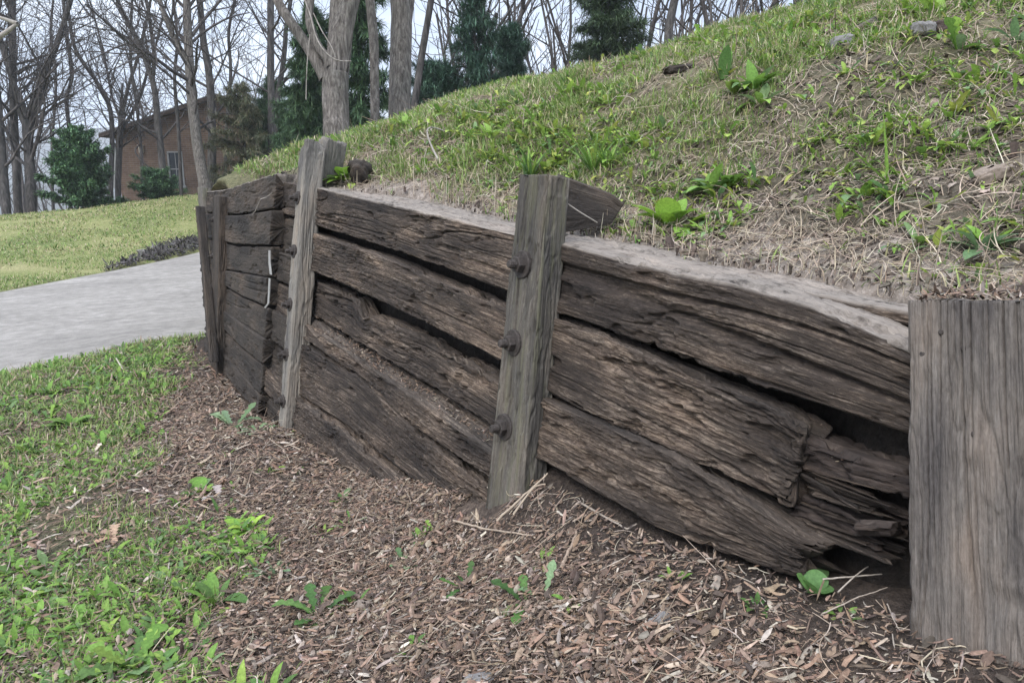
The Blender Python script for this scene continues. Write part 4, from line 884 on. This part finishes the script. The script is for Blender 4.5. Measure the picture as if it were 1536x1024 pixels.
def bare_tree(stems, d, label, seed, bark='bark_dark', top=10.0, nb=26, sides=10, h0=1.2, group='bare trees at the lawn edge', minr=.0045, depth=2, blen=2.4, extra=None):
    """stems: list of (pixel polyline from the bottom up, width in px at the bottom, at the top); the limbs go on above the frame."""
    rng = np.random.default_rng(seed); parts = []; T = Tubes(); base = None
    for pl, w0, w1, sk in stems:
        A = [P(x, y, d + sk) for x, y in pl]
        if base is None:
            base = A[0].copy(); A.insert(0, A[0] - np.array([0, 0, .9]))
        n0 = len(A); last = A[-1] - A[-2]; last /= np.linalg.norm(last); last = last * .6 + np.array([0, 0, .5]); last /= np.linalg.norm(last)
        vis = smooth_line(A, 46)
        ln = max(0.0, top - A[-1][2]) * (1 if pl[-1][1] < 15 else .25)
        ex = []; p = A[-1]; dd = last
        for q in range(8):
            dd = dd + rng.normal(0, .07, 3) + np.array([0, 0, .03]); dd /= np.linalg.norm(dd); p = p + dd * ln / 8; ex.append(p)
        pts = np.concatenate([vis, np.array(ex)]) if ln > .2 else vis
        k = d / F * .5; rad = np.concatenate([np.interp(np.linspace(0, 1, 46), [0, 1], [w0 * k, w1 * k]), np.linspace(w1 * k, w1 * k * .3, 9)[1:]])[:len(pts)]
        V, Fc = tube(pts, rad, sides)
        ang = np.linspace(0, 2 * math.pi, sides, endpoint=False)
        dn = 1 + (fbm(np.cos(ang)[None] * 3 + 7, np.sin(ang)[None] * 3 + pts[:, 2:3] * 1.2, 0, 3, seed) - .5) * .28
        V = pts[:, None] + (V - pts[:, None]) * dn[..., None]
        parts.append((V, Fc))
        hs_ = pts[:, 2]; lo = max(base[2] + h0, hs_[0]); 
        hi_ = min(hs_[-1], 7.5 + .12 * d)
        for q in range(0 if hi_ <= lo + .2 else max(3, int(nb * (1 if sk == 0 and w0 == stems[0][1] else .6)))):
            zz = rng.uniform(lo, hi_); i = int(np.clip(np.searchsorted(hs_, zz), 1, len(pts) - 2))
            az = rng.uniform(0, 6.283); el = rng.uniform(.25, 1.05)
            dv = np.array([math.cos(az) * math.cos(el), math.sin(az) * math.cos(el), math.sin(el)])
            branch(T, pts[i], dv, blen * rng.uniform(.5, 1.3), max(rad[i] * rng.uniform(.22, .45), minr * 1.6), depth, rng, minr=minr)
    e = empty('bare_tree', base, label, 'tree', group)
    V, Fc = join(parts); keep(mesh('trunk', V, Fc, M[bark]), e)
    V, Fc = T.build(4); keep(mesh('crown', V, Fc, M['twig']), e)
    if extra:
        for nm, pp, w, mt in extra:
            A = np.array([P(x, y, d + dk) for x, y, dk in pp]); t = smooth_line(A, 20)
            keep(mesh(nm, *tube(t, np.linspace(w, w * .6, 20) * d / F * .5, 6), M[mt]), e)
    return e
E_ = 22.0
bare_tree([([(27, 310), (24, 240), (20, 150), (18, 0)], 13, 10, 0)], 22, 'straight grey trunk at far left, just left of the forked tree', 1, nb=30)
bare_tree([([(47, 316), (45, 255), (41, 196)], 16, 14, 0), ([(42, 198), (61, 135), (74, 94), (87, 61), (106, 0)], 11, 7, 0), ([(41, 196), (30, 168), (22, 130), (10, 85), (-8, 30)], 8, 5, 0.3)], 21.5, 'grey tree forking low into a wide Y at the left of the lawn edge', 2, nb=24,
          extra=[('limb', [(26, 112, 0), (45, 100, 0), (72, 95, 0)], 4, 'bark_dark')])
bare_tree([([(10, 322), (4, 250), (-2, 170), (-14, 40)], 15, 10, 0)], 21, 'leaning dark trunk cut off by the left edge of the view', 3, nb=18,
          extra=[('dead_limb', [(-20, 66, -6), (4, 52, -6), (26, 36, -6)], 6, 'twig_pale'), ('dead_limb', [(26, 36, -6), (10, 30, -6), (-15, 22, -6)], 5, 'twig_pale')])
bare_tree([([(104, 290), (104, 203), (100, 150), (108, 112), (101, 60), (95, 0)], 6, 5, 0)], 24, 'slim wavy trunk rising behind the evergreen bush', 4, nb=22)
bare_tree([([(166, 290), (168, 193), (161, 151), (142, 119), (113, 74), (103, 20), (100, 0)], 8, 4, 0)], 23, 'slender trunk bending left beside the white corner of the brick house', 5, nb=20)
bare_tree([([(177, 290), (180, 200)], 9, 8, 0), ([(180, 202), (190, 140), (207, 85), (222, 20), (226, 0)], 5, 4, 0), ([(181, 198), (208, 150), (222, 105), (236, 60), (250, 0)], 5, 3, .2)], 24, 'small tree splitting into two thin stems at the house corner', 6, nb=16)
bare_tree([([(248, 290), (237, 184), (229, 122), (206, 61), (181, 13), (176, 0)], 11, 6, 0), ([(229, 124), (231, 80), (223, 20), (219, 0)], 6, 5, 0)], 22, 'dark trunk curving left across the brick wall beside the window', 7, nb=24,
          extra=[('limb', [(237, 200, 0), (222, 195, 0), (205, 185, 0), (170, 176, 0)], 4, 'bark_dark'), ('limb', [(246, 262, 0), (222, 250, 0), (203, 228, 0), (212, 214, 0)], 3.4, 'bark_dark')])
bare_tree([([(308, 288), (300, 240), (293, 193), (285, 113), (282, 58), (280, 0)], 19, 11, 0), ([(283, 92), (264, 64), (250, 30), (239, 0)], 9, 7, 0)], 18, 'stout grey trunk with a strong left limb standing behind the far wall end', 8, bark='bark', nb=30)
bare_tree([([(318, 280), (318, 180), (314, 113), (305, 58), (300, 0)], 13, 9, 0)], 20, 'dark trunk directly right of the stout one with the left limb', 9, nb=26)
bare_tree([([(408, 230), (407, 152), (406, 76), (406, 0)], 12, 10, 0)], 19, 'straight dark trunk rising from dark evergreens, left of its twin', 10, nb=24)
bare_tree([([(412, 220), (416, 152), (424, 100), (428, 63), (429, 43), (436, 0)], 10, 6, 0)], 20, 'thinner dark trunk leaning right beside the straight dark one', 11, nb=20, extra=[('limb', [(419, 133, 0), (432, 118, 0), (450, 113, 0)], 4, 'bark_dark'), ('limb', [(428, 100, 0), (440, 86, 0), (455, 80, 0)], 3, 'bark_dark')])
bare_tree([([(455, 210), (455, 147), (456, 80), (458, 0)], 7, 5, 0)], 21, 'thin straight trunk just left of the big pale forked tree', 12, nb=16)
bare_tree([([(506, 212), (505, 180), (504, 140), (505, 108)], 40, 38, 0), ([(505, 112), (507, 63), (510, 0)], 30, 27, 0), ([(489, 118), (482, 104), (466, 76), (452, 56), (424, 15), (412, -8)], 20, 13, 0), ([(496, 100), (490, 86), (477, 69), (466, 40), (464, 25), (466, 0)], 14, 11, -.1)], 8.7, 'big pale grey tree forking into three limbs behind the tall bleached post', 13, bark='bark', sides=28, nb=8, h0=2.6, blen=1.6, group='pale trees on the bank', minr=.0025,
          extra=[('dead_limb', [(457, 0, -.35), (466, 25, -.35), (474, 55, -.35), (487, 77, -.4), (505, 90, -.4), (527, 92, -.4)], 2.2, 'twig_pale'), ('dead_limb', [(465, 52, -.3), (462, 80, -.3), (460, 110, -.3), (459, 150, -.3)], 1.8, 'twig_pale'), ('dead_limb', [(470, 20, -.4), (482, 45, -.4), (497, 70, -.4), (503, 86, -.4)], 1.8, 'twig_pale')])
bare_tree([([(563, 196), (562, 127), (561, 63), (558, 30), (555, 0)], 14, 13, 0)], 9.6, 'slim pale trunk between the two thick pale trees', 14, bark='bark', sides=20, nb=5, h0=2.8, group='pale trees on the bank', minr=.0025, blen=1.4)
bare_tree([([(600, 186), (601, 120), (603, 38)], 34, 31, 0), ([(597, 48), (595, 20), (593, 0)], 17, 16, 0), ([(608, 48), (612, 20), (615, 0)], 17, 15, .1)], 10, 'thick straight pale trunk splitting in two high up', 15, bark='bark', sides=28, nb=5, h0=2.8, group='pale trees on the bank', minr=.0025, blen=1.4)
bare_tree([([(621, 176), (626, 130), (635, 71), (647, 0)], 12, 10, 0)], 12, 'dark trunk leaning right beside the thick straight pale one', 16, nb=12, h0=2.2, sides=14, group='trees behind the bank')
bare_tree([([(1002, 75), (1004, 40), (1012, 0)], 14, 12, 0)], 12, 'lone dark trunk on the bank skyline at the right', 17, nb=10, sides=14, h0=1.5, group='trees behind the bank')
bare_tree([([(768, 130), (775, 60), (786, 0)], 8, 6, 0)], 17, 'thin leaning trunk right of the spruce', 18, nb=18, group='trees behind the bank')
bare_tree([([(655, 150), (690, 60), (705, 0)], 4, 3, 0)], 15, 'thin sapling leaning left of the spruce', 19, nb=10, group='trees behind the bank')

bare_tree([([(272, 290), (268, 200), (262, 120), (266, 60), (260, 0)], 6, 4, 0)], 20.5, 'thin pale stem crossing the right edge of the house window', 21, nb=26, h0=.9, blen=1.8)
bare_tree([([(214, 290), (212, 230), (205, 160), (196, 90), (198, 0)], 5, 4, 0)], 23, 'thin leaning stem in front of the brick wall by the wall lamp', 22, nb=24, h0=.9, blen=1.8)
bare_tree([([(338, 280), (340, 190), (346, 110), (343, 50), (352, 0)], 6, 4, 0)], 22, 'slim stem between the dark trunk and the brownish cedar', 23, nb=24, h0=1.2, blen=1.9)
bare_tree([([(80, 316), (78, 220), (84, 120), (76, 50), (80, 0)], 5, 3, 0)], 26, 'thin straight stem behind the wide Y shaped tree', 24, nb=22, h0=1.2, blen=2)
# far-off bare woods
def thicket(name, label, xr, d0, d1, n, ybase, seed, hmin, hmax, minr):
    rng = np.random.default_rng(seed); T = Tubes()
    for q in range(n):
        px = rng.uniform(*xr); d = rng.uniform(d0, d1); p = P(px, ybase, d); p[2] = float(ground_z(p[0], p[1], False)) - .2
        h = rng.uniform(hmin, hmax); r = rng.uniform(.03, .11)
        dv = np.array([rng.normal(0, .12), rng.normal(0, .12), 1.0]); branch(T, p, dv, h, r, 0, rng, .5, minr)
        pts = T.p[-1]
        for w in range(int(rng.integers(6, 11))):
            i = int(rng.integers(1, K - 1)); az = rng.uniform(0, 6.283)
            branch(T, pts[i] + (pts[i + 1] - pts[i]) * rng.random(), np.array([math.cos(az), math.sin(az), rng.uniform(.4, 1.6)]), h * rng.uniform(.12, .34), r * .4, 1, rng, .5, minr)
    V, Fc = T.build(3); tag(mesh(name, V, Fc, M['twig']), label, 'woods', kind='stuff')
thicket('far_woods', 'far off bare woods showing between the trunks above the lawn', (-60, 520), 30, 70, 80, 280, 5, 6, 13, .008)
thicket('skyline_thicket', 'bare purplish thicket behind the bank, between the two evergreens', (640, 1260), 16, 40, 110, 150, 6, 5, 11, .008)

# evergreens
def conifer(px, py, d, hpx, wpx, label, seed, kind='spruce', cols=None, dens=1.0, trunk_r=.07, low=.05, group='evergreens', lean=0.0, tipw=.12, sag=.35, nl=(.05, .13), nw=(.004, .010)):
    rng = np.random.default_rng(seed); s = d / F; base = P(px, py, d); H = hpx * s; Wd = wpx * s * .5
    cols = cols or [(0.063, 0.119, 0.059), (0.091, 0.161, 0.073), (0.042, 0.084, 0.048), (0.119, 0.189, 0.091)]
    e = empty('evergreen_tree', base, label, 'tree', group)
    n = 24; t = np.linspace(-.1, 1, n)[:, None]; tr = base + np.array([0, 0, H]) * t + np.array([lean, 0, 0]) * t ** 2
    keep(mesh('trunk', *tube(tr, np.maximum(trunk_r * (1 - .85 * t[:, 0].clip(0, 1)), .01), 10), M['bark_dark']), e)
    T = Tubes(); B = []; A_ = []; El = []; Ln = []
    nb = int(70 * dens)
    for q in range(nb):
        u = low + (1 - low) * (q + rng.random()) / nb
        u = min(u, .985)
        if kind == 'spruce': reach = Wd * (tipw + (1 - tipw) * (1 - u) ** 1.0) * rng.uniform(.55, 1.12)
        elif kind == 'bush': reach = Wd * math.sqrt(max(.06, 1 - (u * 1.02) ** 2)) * rng.uniform(.5, 1.12)
        else: reach = Wd * (.45 + .55 * math.sin(math.pi * min(1, .25 + .75 * u))) * rng.uniform(.4, 1.15) * (1 if u < .85 else (1.05 - u) * 5)
        az = q * 2.4 + rng.normal(0, .35); el0 = rng.normal(.12 if kind != 'bush' else .5, .18) + .5 * u
        k = K; tt = np.linspace(0, 1, k); ee = el0 - sag * tt * 1.2 + .3 * tt ** 3
        step = np.stack([np.cos(ee) * math.cos(az), np.cos(ee) * math.sin(az), np.sin(ee)], -1) * reach / (k - 1)
        o0 = base + np.array([lean * u * u, 0, H * u]); pts = o0 + np.concatenate([np.zeros((1, 3)), np.cumsum(step[:-1], 0)])
        T.add(pts, np.linspace(.012, .004, k) * (1 + H / 5))
        m = int(max(10, 95 * dens * reach / max(Wd, .3)) * 1.6)
        w = rng.random(m) ** .7 * (k - 1); i = np.minimum(w.astype(int), k - 2); fr = (w - i)[:, None]
        pos = pts[i] * (1 - fr) + pts[i + 1] * fr
        sub = rng.normal(0, 1, (m, 3)) * np.array([.12, .12, .06]) * reach * .9 * (0.35 + .65 * (1 - w / (k - 1)))[:, None]
        # needle sprays gather on side twigs
        for rep in range(3):
            mm = m; B.append(pos + sub + rng.normal(0, .02 * (1 + H / 4), (mm, 3))); A_.append(az + rng.normal(0, .9, mm)); El.append(rng.normal(-.05, .55, mm)); Ln.append(rng.uniform(*nl, mm) * (1 + H / 5))
    keep(mesh('branches', *T.build(5), M['bark_dark']), e)
    B = np.concatenate(B); az = np.concatenate(A_); el = np.concatenate(El); L = np.concatenate(Ln); n = len(B)
    i = rng.choice(len(cols), n); c = np.array(cols)[i] * (1 + (rng.random((n, 1)) - .5) * .5)
    V, Fc, C = ribbons(B, az, el, L, rng.uniform(*nw, n) * (1 + H / 5) * 1.6, rng.normal(-.4, .4, n), None, 3, (.5, 1, .12), fold=.3, col=c)
    keep(mesh('crown', V, Fc, M['needle'], col=C), e); return e
BLU = [(0.059, 0.119, 0.084), (0.084, 0.161, 0.105), (0.042, 0.087, 0.063), (0.112, 0.196, 0.126)]
HOL = [(0.063, 0.133, 0.059), (0.098, 0.196, 0.084), (0.042, 0.091, 0.045), (0.168, 0.28, 0.133)]
BRN = [(0.119, 0.14, 0.077), (0.161, 0.168, 0.098), (0.091, 0.105, 0.063), (0.21, 0.182, 0.119)]
conifer(128, 316, 19.5, 112, 112, 'rounded glossy evergreen bush on the lawn edge left of the brick house', 1, 'bush', HOL, 1.5, .05, .03, nl=(.04, .09), nw=(.012, .024))
conifer(240, 305, 21, 42, 84, 'low evergreen shrub under the house window', 2, 'bush', HOL, .9, .03, .03, nl=(.04, .08), nw=(.01, .02))
conifer(372, 285, 19, 150, 112, 'brownish green cedar right of the brick house', 3, 'pine', BRN, 1.0, .06, .03, nl=(.05, .12))
conifer(455, 260, 17, 112, 105, 'dark green hemlock left of the big pale forked tree', 4, 'pine', None, 1.1, .06, .03)
conifer(415, 262, 21, 135, 90, 'dark evergreen at the foot of the straight dark trunk', 5, 'pine', None, 1.3, .06, .03)
conifer(545, 215, 13, 300, 98, 'tall dark evergreen filling the gap between the pale trunks', 6, 'pine', None, 1.0, .09, .02, sag=.5)
conifer(478, 215, 14, 190, 80, 'dark evergreen seen under the left limb of the big pale tree', 7, 'pine', None, 1.3, .07, .02)
conifer(712, 160, 13, 175, 148, 'blue green spruce with layered drooping branches behind the bank', 8, 'spruce', BLU, 0.9, .06, .04, sag=.45, tipw=.1)
conifer(655, 185, 13.5, 80, 110, 'low spreading evergreen boughs at the foot of the spruce', 9, 'bush', BLU, 1.0, .05, .02)
conifer(768, 150, 14, 105, 55, 'small spruce hard against the right side of the layered spruce', 10, 'pine', BLU, 1.0, .05, .02)
conifer(908, 105, 13, 150, 132, 'bushy green pine standing on the bank skyline', 11, 'pine', [(.065, .105, .056), (.09, .14, .07), (.05, .08, .045), (.12, .165, .09)], 1.15, .06, .02)

# ------------------------------------------------------------------ brick house
hd_ = 27.0
hc = P(183, 298, hd_); rt = np.array([NX, -NY, 0]); fw = np.array([NY, NX, 0]); up = np.array([0, 0, 1.0])
sc_ = hd_ / F
rt_h = rt
house = empty('brick_house', hc, 'red brick house gable with a shingle roof behind the lawn trees', 'house')
def hp(x, y, z): return hc + rt_h * x + fw * y + up * z
Wh, Eh, Ph, Dh = 7.6, 2.28, 3.50, 8.0
def poly_prism(pts, y0, y1):
    a = np.array([hp(x, y0, z) for x, z in pts]); b = np.array([hp(x, y1, z) for x, z in pts]); n = len(pts)
    V = np.concatenate([a, b]); i = np.arange(n); j = (i + 1) % n
    return V, [np.stack([i, j, j + n, i + n], -1)], [np.arange(n)[::-1][None], (np.arange(n) + n)[None]]
wx0, wx1, wz0, wz1 = 1.80, 2.36, .42, 1.68
def wallmesh():
    # gable front with a real window opening, built from rectangles and two triangles
    V = []; Fq = []; UV = []
    def quad(pts, y=None):
        k = len(V)
        for p in pts: V.append(hp(p[0], p[2] if len(p) > 2 else 0, p[1])); UV.append((p[0] + (p[2] if len(p) > 2 else 0), p[1]))
        Fq.append(list(range(k, k + 4)))
    z0 = -1.5
    def roofz(x): return Eh + (Ph - Eh) * (1 - abs(x - Wh / 2) / (Wh / 2))
    xs = [0, wx0, wx1, Wh / 2, Wh]
    for a, b in zip(xs[:-1], xs[1:]):
        if a == wx0:
            quad([(a, z0), (b, z0), (b, wz0), (a, wz0)]); quad([(a, wz1), (b, wz1), (b, roofz(b)), (a, roofz(a))])
        else: quad([(a, z0), (b, z0), (b, roofz(b)), (a, roofz(a))])
    for x in (0, Wh): quad([(x, z0, 0), (x, z0, Dh), (x, Eh, Dh), (x, Eh, 0)])
    for (a, b, c, d_) in ((wx0, wz0, wx0, wz1), (wx1, wz0, wx1, wz1), (wx0, wz0, wx1, wz0), (wx0, wz1, wx1, wz1)): quad([(a, b, 0), (c, d_, 0), (c, d_, .12), (a, b, .12)])
    return np.array(V), np.array(Fq), np.array(UV)
V, Fc, uv = wallmesh(); keep(mesh('wall', V, Fc, M['brick'], uv=uv, smooth=False), house)
def hbox(x0, x1, y0, y1, z0, z1):
    V = np.array([hp(x, y, z) for x in (x0, x1) for y in (y0, y1) for z in (z0, z1)])
    return V, np.array([(0, 1, 3, 2), (4, 6, 7, 5), (0, 4, 5, 1), (2, 3, 7, 6), (0, 2, 6, 4), (1, 5, 7, 3)])
ov = .42; sl = (Ph - Eh) / (Wh / 2)
rf = [(-ov, Eh - ov * sl), (Wh / 2, Ph), (Wh + ov, Eh - ov * sl), (Wh + ov, Eh - ov * sl + .14), (Wh / 2, Ph + .14), (-ov, Eh - ov * sl + .14)]
V, q4, caps = poly_prism(rf, -.28, Dh + .3)
capq = np.array([(0, 1, 4, 5), (1, 2, 3, 4), (6, 7, 10, 11), (7, 8, 9, 10)])
roof = keep(mesh('roof', V, [q4[0], capq], M['shingle'], smooth=False), house)
V, q4, caps = poly_prism([(-ov, Eh - ov * sl - .02), (Wh / 2, Ph - .02), (Wh + ov, Eh - ov * sl - .02), (Wh + ov, Eh - ov * sl + .10), (Wh / 2, Ph + .10), (-ov, Eh - ov * sl + .10)], -.31, -.285)
keep(mesh('fascia', V, [q4[0], capq], M['tie_rot'], smooth=False, uv=np.zeros((12, 2))), house)
win = keep(mesh('window', *join([hbox(wx0 + .004, wx0 + .06, -.02, .07, wz0 + .06, wz1 - .06), hbox(wx1 - .06, wx1 - .004, -.02, .07, wz0 + .06, wz1 - .06), hbox(wx0 - .03, wx1 + .03, -.03, .07, wz0 - .03, wz0 + .058), hbox(wx0 + .004, wx1 - .004, -.02, .07, wz1 - .058, wz1 - .004), hbox(wx0 + .062, wx1 - .062, .012, .05, (wz0 + wz1) / 2 - .02, (wz0 + wz1) / 2 + .02), hbox((wx0 + wx1) / 2 - .012, (wx0 + wx1) / 2 + .012, .015, .045, wz0 + .06, wz1 - .06)]), M['trim'], smooth=False), house)
pn = mesh('pane', *hbox(wx0 + .05, wx1 - .05, .03, .036, wz0 + .05, wz1 - .05), M['glass'], smooth=False); pn.parent = win
keep(mesh('downspout', *hbox(-.14, -.012, -.05, .05, .5, Eh - .32), M['trim'], smooth=False), house)
keep(mesh('corner_panel', *hbox(-.45, -.16, .3, .36, .35, 1.75), M['trim'], smooth=False), house)
keep(mesh('wall_lamp', *join([hbox(.86, .98, -.12, -.006, 1.62, 1.86), hbox(.83, 1.01, -.15, -.006, 1.86, 1.90)]), M['lamp_body'], smooth=False), house)

# ------------------------------------------------------------------ distant hills
def ridge(name, dist, zb, hgt, seed, px0=-500, px1=2000):
    px = np.linspace(px0, px1, 220); base = P(px, np.full_like(px, 260), dist)[:, :]
    h = hgt * (.55 + .75 * fbm(px / 260.0, px * 0, 0, 4, seed))
    rows = []
    for fr, back in ((0, -220), (.3, -130), (.6, -60), (.85, -20), (1, 0), (.85, 60), (0, 300)):
        dirv = norm(np.stack([base[:, 0] - CAM[0], base[:, 1] - CAM[1], 0 * px], -1))
        q = base + dirv * back; q[:, 2] = zb + h * fr + (fbm(px / 14.0, np.full_like(px, back * .1), 0, 3, seed + 3) - .5) * hgt * .06; rows.append(q)
    V = np.stack(rows); mesh(name, V, grid_faces(len(rows), len(px))[:, ::-1], M['hillfar'])['kind'] = 'structure'
ridge('hills', 640, -28, 66, 3)
ridge('hills', 380, -26, 26, 8)

# ------------------------------------------------------------------ haze
hz = bpy.data.meshes.new('haze'); 
bx = np.array([(x, y, z) for x in (-1450, 1450) for y in (-1450, 1450) for z in (-40, 90)], float)
mh = bpy.data.materials.new('haze_air'); mh.use_nodes = True; nt = mh.node_tree
for q in list(nt.nodes):
    if q.type == 'BSDF_PRINCIPLED': nt.nodes.remove(q)
pv = nt.nodes.new('ShaderNodeVolumePrincipled'); pv.inputs['Color'].default_value = (.86, .91, .99, 1); pv.inputs['Density'].default_value = .001; pv.inputs['Anisotropy'].default_value = .1
nt.links.new(pv.outputs[0], nt.nodes['Material Output'].inputs['Volume'])
USE_HAZE = True
if USE_HAZE:
    ho = mesh('haze', bx, np.array([(0, 1, 3, 2), (4, 6, 7, 5), (0, 4, 5, 1), (2, 3, 7, 6), (0, 2, 6, 4), (1, 5, 7, 3)]), mh, smooth=False)
    tag(ho, 'thin pale air haze over the whole valley', 'haze', kind='stuff')

# ------------------------------------------------------------------ sky, sun, camera
w = bpy.data.worlds.new('World'); sc.world = w; w.use_nodes = True; nt = w.node_tree; g = N(nt)
bg = nt.nodes['Background']; sky = g.n('ShaderNodeTexSky', sky_type='NISHITA', sun_disc=False)
SEL, SAZ = math.radians(48), math.radians(-150)
sky.sun_elevation = SEL
tc = g.n('ShaderNodeTexCoord')
n1 = g.noise(g.mapping(tc.outputs['Generated'], (1, 1, 3.2)), 2.6, 7, .58, .4)
n2 = g.noise(g.mapping(tc.outputs['Generated'], (1, 1, 4.5)), 7.5, 6, .6, .3)
v = g.math('ADD', g.math('MULTIPLY', n1, .7), g.math('MULTIPLY', n2, .3))
cl = g.ramp(v, [(.36, (4.4, 5.2, 6.9)), (.48, (6.8, 7.7, 9.3)), (.58, (10.0, 10.7, 11.8)), (.68, (15.5, 15.5, 15.5))])
sxz = g.n('ShaderNodeSeparateXYZ'); g.l(tc.outputs['Generated'], sxz.inputs[0])
cl = g.mix(1.0, cl, g.ramp(sxz.outputs[2], [(0.0, .56), (.22, .66), (.5, 1.05), (.9, 1.45)]), 'MULTIPLY')
g.l(g.mix(.88, sky.outputs[0], cl), bg.inputs['Color']); bg.inputs['Strength'].default_value = .1
# sun: from behind the camera's left shoulder, high, veiled by cloud
sdir = np.array([-math.cos(SEL) * .93, -math.cos(SEL) * .36, math.sin(SEL)])
sl_ = bpy.data.lights.new('sun', 'SUN'); sl_.energy = 1.5; sl_.angle = math.radians(28); sl_.color = (1, .97, .93)
so = bpy.data.objects.new('sun', sl_); COL.objects.link(so); so.rotation_euler = Vector(sdir).to_track_quat('Z', 'Y').to_euler()
sky.sun_rotation = math.atan2(sdir[0], sdir[1])
cam = bpy.data.cameras.new('camera'); co = bpy.data.objects.new('camera', cam); COL.objects.link(co); sc.camera = co
cam.sensor_width = 36; cam.lens = F / 1536 * 36; cam.clip_start = .02; cam.clip_end = 9000
right = np.array([NX, -NY, 0]); fwd = np.array([NY * CT, NX * CT, -ST]); upv = np.cross(right, fwd)
co.matrix_world = Matrix([[right[q], upv[q], -fwd[q], CAM[q]] for q in range(3)] + [[0, 0, 0, 1]])
sc.view_settings.view_transform = 'Standard'; sc.view_settings.look = 'None'; sc.view_settings.exposure = 1.12; sc.view_settings.gamma = 1.0
sc.cycles.max_bounces = 5; sc.cycles.diffuse_bounces = 3; sc.cycles.transparent_max_bounces = 4; sc.cycles.volume_bounces = 1
sc.cycles.use_adaptive_sampling = False; sc.cycles.use_denoising = True; sc.cycles.denoising_prefilter = 'NONE'
